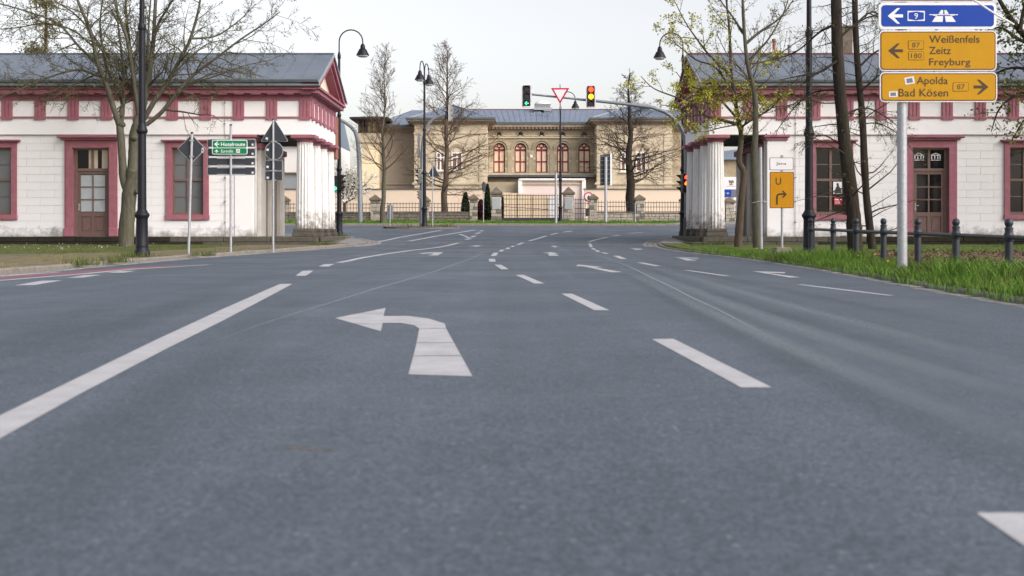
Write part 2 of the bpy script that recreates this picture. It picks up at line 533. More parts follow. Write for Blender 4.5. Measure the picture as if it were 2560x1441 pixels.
mat('pink_wall', (.72, .61, .57), .9, .15, var=.04, scale=.6)
mat('cream_panel', (.70, .57, .40), .8, .2, var=.05, scale=1)
mat('white_paint', (.76, .74, .72), .7, .3, var=.05)
mat('frame_red', (.19, .022, .03), .6, .3, var=.1)
mat('pane_sky_reflection', (.74, .56, .40), .35, .5, var=.06, scale=1.5)  # warm sky reflection painted as the base colour of the arched panes
mat('blind_brown', (.20, .105, .075), .5, .4, var=.3, scale=2.5)
mat('fence_iron', (.035, .028, .03), .6, .4, var=.2, scale=10)
mat('fence_dark', (.17, .155, .13), .95, .15, var=.3, scale=3, stain=(.08, .075, .065), stain_amt=.8, stain_scale=2.4, bump=.6, bscale=20)
mat('fence_stone', (.36, .33, .285), .95, .15, var=.25, scale=3, stain=(.16, .14, .115), stain_amt=.8, stain_scale=2.4, bump=.6, bscale=20)
mat('cap_stone', (.15, .125, .10), .95, .15, var=.3, scale=4, stain=(.07, .06, .05), stain_amt=.7, stain_scale=3, bump=.5, bscale=20)
mat('wall_joint', (.20, .18, .15), .95, .15, var=.2, scale=6)
mat('plaque', (.32, .35, .36), .5, .4, var=.06)
mat('bark_grey', (.10, .094, .072), .95, .1, var=.35, scale=9, stain=(.10, .115, .05), stain_amt=.7, stain_scale=2.5, bump=.9, bscale=26, stretch=(1.6, 1.6, .4))
mat('bark_dark', (.038, .031, .026), .95, .1, var=.4, scale=10, stain=(.055, .06, .03), stain_amt=.5, stain_scale=2, bump=1.0, bscale=22, stretch=(2, 2, .3))
mat('bark_brown', (.10, .078, .058), .95, .1, var=.3, scale=9, bump=.8, bscale=26, stretch=(1.6, 1.6, .4))
mat('twig', (.085, .075, .052), .9, .1, var=.2, scale=8)
mat('twig_dark', (.06, .047, .038), .9, .1, var=.2, scale=8)
mat('twig_brown', (.12, .085, .06), .9, .1, var=.2, scale=8)
mat('bud_green', (.14, .15, .045), .7, .2, var=.3, scale=4)
mat('leaf_lime', (.36, .35, .05), .7, .2, var=.3, scale=4)
mat('leaf_olive', (.105, .12, .025), .7, .2, var=.35, scale=4)
mat('leaf_pine', (.15, .13, .06), .8, .15, var=.35, scale=3)
mat('leaf_dark', (.018, .032, .014), .7, .2, var=.4, scale=6)
mat('leaf_red', (.085, .025, .022), .7, .2, var=.4, scale=6)
mat('blossom', (.68, .67, .60), .8, .2, var=.1, scale=5)
mat('grass_green', (.085, .17, .02), .7, .2, var=.4, scale=3)
mat('grass_dry', (.19, .175, .06), .8, .2, var=.35, scale=3)
mat('grass_mid', (.085, .105, .03), .8, .2, var=.35, scale=3)
mat('daisy', (.7, .7, .68), .7)
mat('dandelion', (.75, .50, .01), .7)
mat('concrete', (.24, .20, .17), .9, .2, var=.2, scale=8, bump=.4, bscale=40)
mat('car_blue', (.10, .19, .33), .3, .5, var=.03, coat=.5)
mat('tyre', (.02, .02, .02), .8)
mat('cable', (.16, .16, .16), .7)

def wear_mat(name, col, amt):
    """polished tyre sweep: pale asphalt that fades out to both sides"""
    m = bpy.data.materials.new(name); m.use_nodes = True
    t = m.node_tree; b = t.nodes['Principled BSDF']
    b.inputs['Base Color'].default_value = (*col, 1); b.inputs['Roughness'].default_value = .5
    b.inputs['Specular IOR Level'].default_value = .35
    uv = t.nodes.new('ShaderNodeUVMap'); uv.uv_map = 'UVMap'
    sp = t.nodes.new('ShaderNodeSeparateXYZ'); t.links.new(uv.outputs[0], sp.inputs[0])
    def fade(sock):
        a_ = t.nodes.new('ShaderNodeMath'); a_.operation = 'MULTIPLY'; a_.inputs[1].default_value = math.pi
        t.links.new(sock, a_.inputs[0])
        s_ = t.nodes.new('ShaderNodeMath'); s_.operation = 'SINE'; t.links.new(a_.outputs[0], s_.inputs[0])
        return s_.outputs[0]
    mu = t.nodes.new('ShaderNodeMath'); mu.operation = 'MULTIPLY'
    t.links.new(fade(sp.outputs['X']), mu.inputs[0]); t.links.new(fade(sp.outputs['Y']), mu.inputs[1])
    tc = t.nodes.new('ShaderNodeTexCoord')
    nz = t.nodes.new('ShaderNodeTexNoise'); nz.inputs['Scale'].default_value = 40; nz.inputs['Detail'].default_value = 5
    t.links.new(tc.outputs['Object'], nz.inputs['Vector'])
    m2 = t.nodes.new('ShaderNodeMath'); m2.operation = 'MULTIPLY'
    t.links.new(mu.outputs[0], m2.inputs[0]); t.links.new(nz.outputs['Fac'], m2.inputs[1])
    m3 = t.nodes.new('ShaderNodeMath'); m3.operation = 'MULTIPLY'; m3.inputs[1].default_value = amt * 2
    t.links.new(m2.outputs[0], m3.inputs[0])
    t.links.new(m3.outputs[0], b.inputs['Alpha'])
    M[name] = m
wear_mat('wear_pale', (.18, .215, .25), .55)
wear_mat('wear_dark', (.058, .072, .086), .16)
wear_mat('crack_pale', (.24, .26, .30), 1.0)
wear_mat('oil_brown', (.16, .12, .085), .5)
# ================================================================== SETTING: ground, road, markings, pavements
rnd = random.Random(7)
_gx = [-600, -300, -120, -60, -30, -15, 0, 15, 30, 60, 120, 300, 600]
_gY = list(range(-40, 145, 2)) + [160, 200, 300, 400, 700, 1200]
_v = [(x, y, g(y) - .06) for y in _gY for x in _gx]
_n = len(_gx)
_f = [(j * _n + i, j * _n + i + 1, (j + 1) * _n + i + 1, (j + 1) * _n + i) for j in range(len(_gY) - 1) for i in range(_n - 1)]
tag(MB().add(_v, _f).build('ground', 'far_ground'), kind='structure')

KL = [(-7.6, -12), (-7.1, 0), (-7.0, 10), (-7.0, 16.3), (-7.15, 20.4), (-7.25, 24), (-7.2, 27), (-6.85, 30), (-6.4, 33), (-5.8, 36.5),
      (-5.2, 39.8), (-5.0, 41.5), (-5.3, 43.5), (-5.95, 45.5), (-6.6, 47.5), (-7.6, 49.3), (-9.5, 50.6), (-14, 51), (-70, 51.5)]
KR = [(3.6, -12), (3.75, 0), (4.15, 9.7), (4.6, 14.9), (5.0, 20), (5.25, 25.6), (5.1, 30), (4.72, 33.5), (4.72, 37.5), (4.85, 39.8),
      (5.05, 41.5), (5.35, 43.5), (6.0, 45.5), (6.5, 47.4), (7.4, 49.2), (9.5, 50.6), (14, 51), (70, 51.5)]
def smooth(pts, it=2, closed=False):
    p = [Vector((a[0], a[1])) for a in pts]
    for _ in range(it):
        q = [p[0]]
        for a, b in zip(p[:-1], p[1:]):
            q += [a * .75 + b * .25, a * .25 + b * .75]
        q.append(p[-1]); p = q
    return [(a.x, a.y) for a in p]
KLs, KRs = smooth(KL), smooth(KR)
YF = 71.5
road_poly = KLs[::1] + [(-70, YF), (70, YF)] + KRs[::-1]
road = tag(sheet('road', road_poly, 0.0, 'asphalt'), kind='structure')

_lift = [0.004]
def mark(name, px, m='marking', dz=.0018):
    """painted marking from photo pixels on the road surface"""
    return sheet(name, [gp(*p) for p in px], dz, m, road)
def strip(name, pts, w, m='marking', dz=.0018, px=True):
    """painted line of width w metres along a polyline"""
    p = [Vector(gp(*a)) if px else Vector(a) for a in pts]
    L, Rr = [], []
    for i in range(len(p)):
        d = (p[min(i + 1, len(p) - 1)] - p[max(i - 1, 0)]).normalized()
        nrm = Vector((-d.y, d.x)) * (w / 2)
        L.append(p[i] + nrm); Rr.append(p[i] - nrm)
    return sheet(name, [(a.x, a.y) for a in L + Rr[::-1]], dz, m, road)
def z8(*ps): return [(1280 + a * .5, 560 + b * .5) for a, b in ps]
def z7(*ps): return [(a * .5, 560 + b * .5) for a, b in ps]
def zf(*ps): return [(860 + a * .328125, 540 + b * .328) for a, b in ps]
def zl(*ps): return [(a * .35156, 560 + b * .35156) for a, b in ps]

# bike lane tint along the far side of the crossing street, wide pale band
sheet('bike_lane', [(-70, 68.4), (70, 68.4), (70, 71.2), (-70, 71.2)], .0008, 'bike_red', road)
strip('lane_line', [(-70, 68.3), (70, 68.3)], .10, px=False, m='marking_red', dz=.0022)
# main markings
mark('lane_line', [(-300, 1185), (0, 1040), (200, 943), (400, 846), (560, 772), (700, 710.5), (731, 710.5), (640, 759), (560, 801), (400, 881), (200, 986), (0, 1098), (-300, 1258)])
mark('lane_dash', [(739, 690), (756, 678), (784, 677), (765, 690)])
mark('lane_dash', [(796, 667), (811, 661), (836, 660.5), (822, 667)])
strip('lane_line', zf((-40, 357), (0, 350), (150, 318), (300, 293), (500, 265), (720, 240), (800, 225), (870, 207)), .16)
for px in (((1630, 849), (1683, 848), (1930, 970), (1853, 970)), ((1403.5, 735), (1430, 735), (1523.5, 776.5), (1486, 776.5)),
           ((1289, 688), (1309, 688), (1361, 709.5), (1336, 709.5)), ((1236, 662.4), (1252.7, 662.4), (1272, 673.9), (1253.6, 673.9)),
           ((1222, 647.6), (1237, 647.6), (1239.6, 654.8), (1223, 654.8)), ((1234, 632.5), (1246, 632.5), (1240, 640.4), (1226.4, 640.4)),
           ((1252, 625), (1262, 625), (1255.6, 629), (1246, 629)), ((1266.8, 619.7), (1276, 619.7), (1272.7, 623.3), (1262.8, 623.3)),
           ((1280, 615), (1288, 615), (1283, 618), (1274.7, 618)), ((1302.9, 606.9), (1312, 606.9), (1299.6, 612.8), (1289.8, 612.8)),
           ((2440, 1284), (2579, 1284), (3260, 1700), (3050, 1700)),
           ((1532, 640), (1547, 640), (1568, 648), (1552, 648)), ((1592, 657), (1607, 657), (1653, 666), (1637, 666)),
           ((1707, 676), (1722, 676), (1826, 691), (1812, 691)), ((1991, 712), (2008, 712), (2237, 739.5), (2218, 739.5)),
           ((1499.8, 631.8), (1511, 631.8), (1522.8, 635), (1513, 635)), ((1487, 626.6), (1496, 626.6), (1501, 630), (1491.6, 630)),
           ((1478, 621), (1486.6, 621), (1490, 624.6), (1481, 624.6)), ((1471, 609.5), (1478, 609.5), (1482.6, 618.7), (1474.4, 618.7))):
    mark('lane_dash', px)
for p in (zf((1408, 192), (1540, 153)), zf((1575, 144), (1625, 132)), zf((1673, 125), (1735, 116)), zf((1870, 197), (1900, 188), (1930, 180), (2005, 163)),
          zf((2043, 155), (2100, 147)), zf((2165, 133), (2275, 127)), zf((248, 200), (420, 165), (740, 110)), zf((490, 193), (700, 155), (1000, 108)),
          zf((880, 140), (920, 152)), zf((925, 157), (950, 168)), zf((930, 182), (965, 172)), zf((970, 163), (1000, 152)), zf((1005, 138), (1035, 128)), zf((1038, 118), (1060, 112))):
    strip('lane_line', p, .16)
for y, a, b in ((197, 160, 2300), (210, 240, 2350)):
    x = a
    while x < b:
        L = rnd.uniform(80, 110)
        strip('crossing_dash', zf((x, y + (x - a) * .004), (x + L, y + (x + L - a) * .004)), .05)
        x += L + rnd.uniform(15, 50)
# arrows
ARROW = [(837.5, 796), (964, 771), (958.5, 791), (1020, 791), (1070, 797), (1112, 810), (1115, 822), (1181, 942), (1021, 937), (1040, 865), (1048, 822), (1035, 814), (1000, 808), (957, 808), (952, 829)]
mark('turn_arrow', ARROW)
for a, b in (((1043, 822), (1119, 822)), ((1038, 858), (1139, 858)), ((1030, 891), (1157, 891)), ((897, 784), (962, 784)), ((880, 810), (956, 811))):
    strip('paint_gap', [a, b], .03, 'seam', .0026)
for poly in (zf((1510, 285), (1575, 277), (1645, 288), (1605, 288), (1640, 305), (1563, 305), (1555, 286)),
             zf((1572, 236), (1595, 227), (1640, 234), (1615, 234), (1625, 240), (1592, 240), (1598, 234)),
             z8((318, 212), (332, 204), (458, 217), (415, 219), (553, 242), (497, 243), (362, 214)),
             zf((565, 286), (640, 280), (755, 278), (715, 302), (640, 302), (690, 288), (640, 287), (605, 290)),
             zf((940, 230), (1010, 226), (1048, 226), (1015, 235), (975, 234), (1000, 230)),
             z8((810, 168), (930, 170), (935, 174), (870, 173), (930, 184), (872, 184), (832, 171)),
             z8((1197, 237), (1368, 242), (1362, 248), (1270, 245), (1443, 268), (1390, 269), (1225, 241)),
             z8((585, 122), (660, 125), (637, 127), (655, 130), (615, 131), (605, 126))):
    mark('turn_arrow', poly)
# left cycle strip: red surfacing, white edge, dashes
mark('cycle_surface', zl((-400, 410), (0, 380), (950, 307), (1300, 294), (1000, 322), (0, 395), (-400, 426)), 'marking_red', .0014)
strip('lane_line', zl((-400, 436), (0, 403), (600, 356), (960, 322), (1480, 292)), .13, dz=.0022)
strip('lane_line', zl((-300, 398), (0, 375), (420, 344)), .10, dz=.0022)
mark('lane_dash', zl((105, 438), (300, 405), (442, 403), (250, 436)))
mark('lane_dash', zl((480, 385), (600, 366), (728, 363), (590, 383)))
mark('lane_dash', zl((760, 349), (850, 337), (970, 336), (880, 348)))
# tyre sweeps worn into the lanes, and darker driven bands
def sweep(pts, w, m, dz):
    p = [Vector(gp(*q)) for q in pts]
    for _ in range(2):
        q = [p[0]]
        for u, v in zip(p[:-1], p[1:]): q += [u * .75 + v * .25, u * .25 + v * .75]
        q.append(p[-1]); p = q
    vs, fs, uvs = [], [], []
    n = len(p)
    for i in range(n):
        d = (p[min(i + 1, n - 1)] - p[max(i - 1, 0)]).normalized(); nr = Vector((-d.y, d.x)) * w / 2
        for k in range(3):
            c_ = p[i] + nr * (1 - k)
            vs.append((c_.x, c_.y, g(c_.y) + dz)); uvs.append((k / 2, i / (n - 1)))
    for i in range(n - 1):
        for k in range(2): fs.append((i * 3 + k, i * 3 + k + 1, i * 3 + k + 4, i * 3 + k + 3))
    me = bpy.data.meshes.new('tyre_sweep'); me.from_pydata(vs, [], fs)
    ul = me.uv_layers.new(name='UVMap')
    for lp in me.loops: ul.data[lp.index].uv = uvs[lp.vertex_index]
    wrap('tyre_sweep', me, m, road)
for i, (pts, w, m) in enumerate((
        ([(1545, 655), (1610, 680), (1720, 722), (1860, 775), (2020, 830), (2260, 905), (2560, 990), (2900, 1080)], .30, 'wear_pale'),
        ([(1530, 655), (1600, 695), (1700, 745), (1820, 800), (1980, 870), (2200, 960), (2480, 1070), (2800, 1190)], .26, 'wear_pale'),
        ([(1575, 650), (1660, 675), (1800, 715), (1960, 760), (2160, 812), (2420, 880), (2700, 950)], .30, 'wear_pale'),
        ([(1560, 652), (1640, 680), (1760, 722), (1900, 768), (2080, 822), (2320, 892), (2600, 972)], .20, 'wear_dark'),
        ([(1525, 665), (1590, 705), (1690, 760), (1800, 820), (1950, 890), (2140, 985), (2400, 1110), (2700, 1250)], .22, 'wear_dark'),
        ([(1600, 648), (1720, 676), (1900, 715), (2150, 765), (2450, 820)], .35, 'wear_dark'),
        ([(300, 760), (100, 830), (-100, 910)], .5, 'wear_dark'),
        ([(620, 700), (420, 770), (200, 850), (-100, 960)], .5, 'wear_dark'),
        ([(760, 740), (600, 850), (380, 1010), (0, 1280), (-300, 1500)], .45, 'wear_dark'),
        ([(680, 1122), (740, 1120), (840, 1128)], .05, 'oil_brown'))):
    sweep(pts, w, m, .0002 + i * .00004)
# cracks and paving joints
for i, (pts, w) in enumerate((([(500, 868), (640, 815), (750, 780), (850, 750), (942, 720), (1010, 702), (1085, 680), (1130, 663), (1185, 645), (1208, 630), (1224, 624.6), (1262, 614), (1300, 609)], .035),
        ([(2005, 885), (1940, 850), (1880, 820), (1800, 776), (1730, 745), (1680, 718), (1630, 695), (1580, 670), (1530, 650), (1500, 640), (1476, 628), (1467, 612)], .035),
        (zf((880, 210), (1500, 214), (2000, 226), (2360, 238)), .06), (zf((860, 190), (1200, 192), (1700, 195)), .05))):
    sweep(pts, w, 'crack_pale', .0009 + i * .00004)
# ---- pavements with kerb stones
def resample(pts, step):
    out = [Vector(pts[0])]; acc = 0
    for a, b in zip(pts[:-1], pts[1:]):
        a, b = Vector(a), Vector(b)
        L = (b - a).length; t = step - acc
        while t <= L:
            out.append(a + (b - a) * (t / L)); t += step
        acc = (acc + L) % step
    return out
def offset(pts, d):
    p = [Vector(a) for a in pts]; out = []
    for i in range(len(p)):
        t = (p[min(i + 1, len(p) - 1)] - p[max(i - 1, 0)]).normalized()
        out.append((p[i].x - t.y * d, p[i].y + t.x * d))
    return out
KH = .085
def kerb_run(parent, pts, side, y0, y1, step=1.0, w=.14, h=KH, name='kerb_stone', m='kerb', gap=.008, far=100):
    """single kerb stones laid along a line; side = +1 puts the stone left of the walking direction"""
    q = [a for a in resample(pts, step)]
    for a, b in zip(q[:-1], q[1:]):
        if not (y0 <= a.y <= y1) or abs(a.x) > far: continue
        d = (b - a).normalized(); nrm = Vector((-d.y, d.x)) * side
        a2, b2 = a + d * gap / 2, b - d * gap / 2
        dz = rnd.uniform(-.006, .008)
        c = [a2 + nrm * .0, b2 + nrm * .0, b2 + nrm * w, a2 + nrm * w]
        t = [a2 + nrm * .018, b2 + nrm * .018, b2 + nrm * w, a2 + nrm * w]
        vs = [(p.x, p.y, g(p.y) - .05) for p in c] + [(p.x, p.y, g(p.y) + h - .02 + dz) for p in c] + [(p.x, p.y, g(p.y) + h + dz) for p in t]
        fs = [(0, 1, 5, 4), (1, 2, 6, 5), (2, 3, 7, 6), (3, 0, 4, 7), (4, 5, 9, 8), (5, 6, 10, 9), (6, 7, 11, 10), (7, 4, 8, 11), (8, 9, 10, 11)]
        MB().add(vs, fs).build(name, m, parent, recalc=True)
inL = offset(KLs, .14)
pavL = tag(sheet('pavement', inL + [(-70, -12)], KH - .01, 'soil'), kind='structure')
inR = offset(KRs, -.14)
pavR = tag(sheet('pavement', inR + [(70, -12)], KH - .01, 'lawn'), kind='structure')
kerb_run(pavL, KLs, 1, 12, 50.7, far=12)
kerb_run(pavR, KRs, -1, 7, 50.7, far=12, h=.05)
# row of flat gutter cobbles along both kerbs
kerb_run(pavL, offset(KLs, -.17), 1, 12, 48, step=.24, w=.15, h=.006, name='gutter_cobble', m='cobble', gap=.02, far=8)
kerb_run(pavR, offset(KRs, .17), -1, 8, 48, step=.24, w=.15, h=.006, name='gutter_cobble', m='cobble', gap=.02, far=8)
for k in (1, 2):
    kerb_run(pavL, offset(KLs, -.17 * (k + 1)), 1, 38.5, 47, step=.24, w=.15, h=.006, name='gutter_cobble', m='cobble', gap=.02, far=8)
    kerb_run(pavR, offset(KRs, .17 * (k + 1)), -1, 38.5, 47, step=.24, w=.15, h=.006, name='gutter_cobble', m='cobble', gap=.02, far=8)
# right: trodden leaf-strewn ground and grey footpath behind the railing
sheet('trodden_path', [(6.9, 17), (7.2, 21), (7.6, 26), (8.3, 30), (11, 31.5), (18, 31.5), (24, 31), (24, 21), (12, 19.5), (9, 17.5)], KH - .006, 'leaf_litter', pavR)
sheet('footpath', [(6.7, 5), (6.75, 15), (7.2, 18.6), (8.6, 21), (12, 23), (24, 25), (24, 16), (12, 12), (9.5, 5)], KH - .002, 'path_grey', pavR)
# left: worn gravel band next to the kerb, green lawn toward the house
sheet('lawn', [(-24, 22), (-17, 24.5), (-12, 27), (-9.6, 29.5), (-9.0, 32.5), (-8.6, 35.5), (-8.4, 38.5), (-24, 38.5)], KH - .006, 'lawn', pavL)
# stone corner paving at the portico ends
sheet('corner_paving', [(-5.2, 39.9), (-5.1, 41.5), (-5.45, 43.5), (-6.1, 45.5), (-6.75, 47.5), (-7.75, 49.2), (-9.5, 50.4), (-9.5, 47.6), (-6.2, 47.2), (-6.0, 40)], KH - .006, 'path_grey', pavL)
sheet('corner_paving', [(4.95, 39.9), (5.2, 41.5), (5.5, 43.5), (6.15, 45.5), (6.65, 47.4), (7.55, 49.1), (9.5, 50.4), (9.5, 47.6), (6.2, 47.2), (5.9, 40)], KH - .006, 'path_grey', pavR)
# far side of the crossing street
pavF = tag(sheet('pavement', [(-70, YF + .15), (70, YF + .15), (70, 140), (-70, 140)], .09, 'lawn'), kind='structure')
kerb_run(pavF, [(-40, YF), (40, YF)], 1, 0, 90, step=1.2, w=.15, h=.12, far=22)
sheet('footpath', [(5.2, YF + .2), (60, YF + .2), (60, 76.2), (14, 76.2), (9.2, 74.2), (7.2, 72.6)], .096, 'path_grey', pavF)
sheet('yard', [(-60, 77.6), (60, 77.6), (60, 130), (-60, 130)], .098, 'path_grey', pavF)
# traffic island
isl = [(-6.4 + 1.9 * (1 - math.cos(R(a))) , 59.3 + 1.15 * math.sin(R(a))) for a in range(0, 360, 15)]
island = tag(sheet('traffic_island', isl, .08, 'soil'), kind='structure')
kerb_run(island, isl + [isl[0]], 1, 0, 90, step=.7, w=-.12, h=.085)
# distant wooded hill
for x0, x1, y, h in ((-170, -20, 420, 27), (30, 260, 480, 34)):
    bm_ = MB(); n = 26; vs = []; fs = []
    for j in range(5):
        for i in range(n + 1):
            t = i / n
            hh = h * math.sin(math.pi * min(1, max(0, t))) ** .7 * (1 + .08 * math.sin(9 * t + y)) * (j / 4) ** .8
            vs.append((x0 + (x1 - x0) * t, y + j * 30, 1 + hh))
    for j in range(4):
        for i in range(n):
            fs.append((j * (n + 1) + i, j * (n + 1) + i + 1, (j + 1) * (n + 1) + i + 1, (j + 1) * (n + 1) + i))
    tag(bm_.add(vs, fs).build('hill', 'hill', smooth=True), kind='structure')

# ================================================================== GATEHOUSES
def column_mesh(r0, r1, h, fl=18, rings=7):
    m = MB(); vs = []; fs = []
    per = 4; n = fl * per
    for j in range(rings):
        t = j / (rings - 1)
        r = r0 + (r1 - r0) * (t ** 1.25)
        for k in range(n):
            a = 2 * math.pi * k / n
            ph = (k % per) / per
            d = 1 - .11 * math.sin(math.pi * ph)
            vs.append((r * d * math.cos(a), r * d * math.sin(a), h * t))
    for j in range(rings - 1):
        for k in range(n):
            fs.append((j * n + k, j * n + (k + 1) % n, (j + 1) * n + (k + 1) % n, (j + 1) * n + k))
    fs.append(tuple(range((rings - 1) * n, rings * n)))
    return vs, fs

def gatehouse(s, dx, label):
    """s = -1 left house, +1 right house; all X below are distances from the street axis"""
    X = lambda v: s * (v + dx)
    root = thing('gatehouse', (X(13), 42.5, .2), label, 'gatehouse')
    def bx(name, x0, x1, y0, y1, z0, z1, m, par=None, b=None):
        mb = MB()
        mb.bbox(X(x0), X(x1), y0, y1, z0, z1, b) if b else mb.box(X(x0), X(x1), y0, y1, z0, z1)
        return mb.build(name, m, par or root)
    XE = 22.0                       # far end of the house
    ZP, ZA, ZT, ZF, ZC, ZE = .44, 3.853, 4.40, 5.05, 5.15, 5.42
    # ---- plinth with single stones
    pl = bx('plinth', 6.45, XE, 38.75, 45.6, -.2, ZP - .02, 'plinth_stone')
    rr_ = random.Random(11 + s)
    x = 6.3
    while x < 20.6:
        L = rr_.uniform(1.0, 1.9)
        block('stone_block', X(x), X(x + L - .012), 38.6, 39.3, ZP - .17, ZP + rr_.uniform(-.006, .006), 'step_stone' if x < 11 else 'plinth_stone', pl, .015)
        x += L
    x = 5.9
    while x < 20.6:
        L = rr_.uniform(.9, 1.8)
        front = 38.25 if x < 12 else 38.56
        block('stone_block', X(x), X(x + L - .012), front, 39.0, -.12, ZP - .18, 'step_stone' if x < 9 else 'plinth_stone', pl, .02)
        x += L
    y = 39.02
    while y < 45.0:
        L = rr_.uniform(.9, 1.5)
        block('stone_block', X(6.3), X(7.2), y, y + L - .012, ZP - .17, ZP + rr_.uniform(-.006, .006), 'step_stone', pl, .015)
        block('stone_block', X(5.9), X(6.9), y, y + L - .012, -.1, ZP - .18, 'step_stone', pl, .02)
        y += L
    bx('plinth_paving', 7.2, XE, 39.3, 45.55, ZP - .05, ZP - .004, 'path_grey')
    # ---- front wall: mortar bed with openings, then single ashlar blocks
    WX = [10.87, 14.09, 17.30] if s < 0 else [10.82, 14.13, 17.32]
    wins = [(WX[0], .545, 1.17, 3.42), (WX[2], .545, 1.17, 3.42)]
    door = (WX[1], .62, ZP, 3.40)
    ops = sorted([(c - h, c + h, z0, z1) for c, h, z0, z1 in wins + [door]])
    wall = MB()
    x0, x1 = 8.65, XE
    xs = [x0] + [v for o in ops for v in o[:2]] + [x1]
    for a, b in zip(xs[:-1], xs[1:]):
        o = [q for q in ops if abs(q[0] - a) < 1e-6]
        if o:
            if o[0][2] > ZP + .01: wall.box(X(a), X(b), 40.045, 40.35, ZP, o[0][2])
            wall.box(X(a), X(b), 40.045, 40.35, o[0][3], ZA)
        else:
            wall.box(X(a), X(b), 40.045, 40.35, ZP, ZA)
    wall = wall.build('wall', 'mortar', root)
    hc = (ZA - .02 - ZP) / 13
    for c in range(13):
        z0, z1 = ZP + c * hc, ZP + (c + 1) * hc - .007
        x = 9.30 - (.47 if c % 2 else 0)
        while x < 21.0:
            segs = [(max(x, 9.30), x + .93)]
            for o in ops:
                ns = []
                for a, b in segs:
                    if z1 <= o[2] or z0 >= o[3]: ns.append((a, b)); continue
                    if a < o[0]: ns.append((a, min(b, o[0])))
                    if b > o[1]: ns.append((max(a, o[1]), b))
                segs = ns
            for a, b in segs:
                if b - a > .05:
                    block('stone_block', X(a), X(b - .007), 40.03 - rr_.choice((0, 0, .001, .002)), 40.052, z0, z1, 'wall_white', wall, .004)
            x += .93
    bx('anta', 8.66, 9.29, 40.0, 40.55, ZP, 3.66, 'wall_white', b=.01)
    bx('anta_capital', 8.60, 9.35, 39.94, 40.6, 3.66, 3.75, 'red_paint', b=.015)
    bx('anta_capital', 8.54, 9.41, 39.88, 40.66, 3.753, 3.85, 'red_paint', b=.02)
    # body behind, so that the openings look into closed dark rooms
    bx('body', 8.78, XE - .02, 40.55, 45.1, ZP, ZA, 'stucco_white')
    # ---- portico rear wall: piers and recesses
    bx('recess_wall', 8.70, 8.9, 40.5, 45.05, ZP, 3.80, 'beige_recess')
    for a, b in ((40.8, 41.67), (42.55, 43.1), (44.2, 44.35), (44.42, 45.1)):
        p = bx('pier', 8.58, 8.72, a, b, ZP, 3.42, 'pier_dimmed', b=.01)
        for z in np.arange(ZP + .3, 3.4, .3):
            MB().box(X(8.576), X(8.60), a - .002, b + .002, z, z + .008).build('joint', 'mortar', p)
    bx('lintel', 8.50, 8.75, 40.62, 45.15, 3.42, 3.62, 'red_paint', b=.015)
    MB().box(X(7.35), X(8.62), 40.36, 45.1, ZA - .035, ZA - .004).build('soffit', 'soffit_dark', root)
    # ---- columns
    vs, fs = column_mesh(.315, .262, 3.02)
    for i, yc in enumerate((40.33, 41.9, 43.47, 45.05)):
        xc = X(6.99)
        col = MB().add([(xc + v[0], yc + v[1], .70 + v[2]) for v in vs], fs).build('column', 'column_white', root, smooth=False)
        ped = MB().bbox(xc - .37, xc + .37, yc - .37, yc + .37, ZP, .58, .02).bbox(xc - .34, xc + .34, yc - .34, yc + .34, .582, .71, .02).build('pedestal', 'step_stone', col)
        cap = MB().lathe([(.262, 0), (.27, .02), (.27, .04), (.265, .05), (.37, .15)], (xc, yc, 3.60), 28)
        cap.build('echinus', 'red_paint', col, smooth=True)
        MB().bbox(xc - .415, xc + .415, yc - .415, yc + .415, 3.735, 3.85, .012).build('abacus', 'red_paint', col)
        MB().lathe([(.270, 0), (.276, .012), (.270, .024)], (xc, yc, 3.56), 28).build('neck_ring', 'column_white', col)
    # ---- entablature
    ent = bx('architrave', 6.72, XE, 39.96, 45.46, ZA, ZT, 'stucco_white')
    MB().box(X(6.70), X(XE), 39.955, 45.47, ZA - .003, ZA + .012).build('bed_joint', 'mortar', ent)  # mortar-coloured line along the foot of the architrave
    bx('taenia', 6.68, XE, 39.915, 45.50, ZT, ZT + .055, 'red_paint', ent)
    bx('frieze', 6.74, XE, 39.985, 45.44, ZT + .055, ZF, 'stucco_white', ent)
    bx('frieze_band', 6.70, XE, 39.94, 45.48, ZF - .06, ZC, 'red_paint', ent)
    tg = lambda ax, c: None
    def triglyph(cx, cy, along_x):
        m = MB(); w = .37; z0, z1 = ZT + .056, ZF - .061
        for k in (-1, 0, 1):
            o = k * .126
            hw = .044
            if along_x:
                m.prism_like = None
                m.add([(cx + o - hw - .018, cy + .045, z0), (cx + o + hw + .018, cy + .045, z0), (cx + o + hw, cy - .002, z0), (cx + o - hw, cy - .002, z0),
                       (cx + o - hw - .018, cy + .045, z1), (cx + o + hw + .018, cy + .045, z1), (cx + o + hw, cy - .002, z1), (cx + o - hw, cy - .002, z1)],
                      [(0, 1, 5, 4), (1, 2, 6, 5), (2, 3, 7, 6), (3, 0, 4, 7), (4, 5, 6, 7), (0, 3, 2, 1)])
            else:
                q = -s
                m.add([(cx - q * .045, cy + o - hw - .018, z0), (cx - q * .045, cy + o + hw + .018, z0), (cx + q * .002, cy + o + hw, z0), (cx + q * .002, cy + o - hw, z0),
                       (cx - q * .045, cy + o - hw - .018, z1), (cx - q * .045, cy + o + hw + .018, z1), (cx + q * .002, cy + o + hw, z1), (cx + q * .002, cy + o - hw, z1)],
                      [(0, 1, 5, 4), (1, 2, 6, 5), (2, 3, 7, 6), (3, 0, 4, 7), (4, 5, 6, 7), (0, 3, 2, 1)])
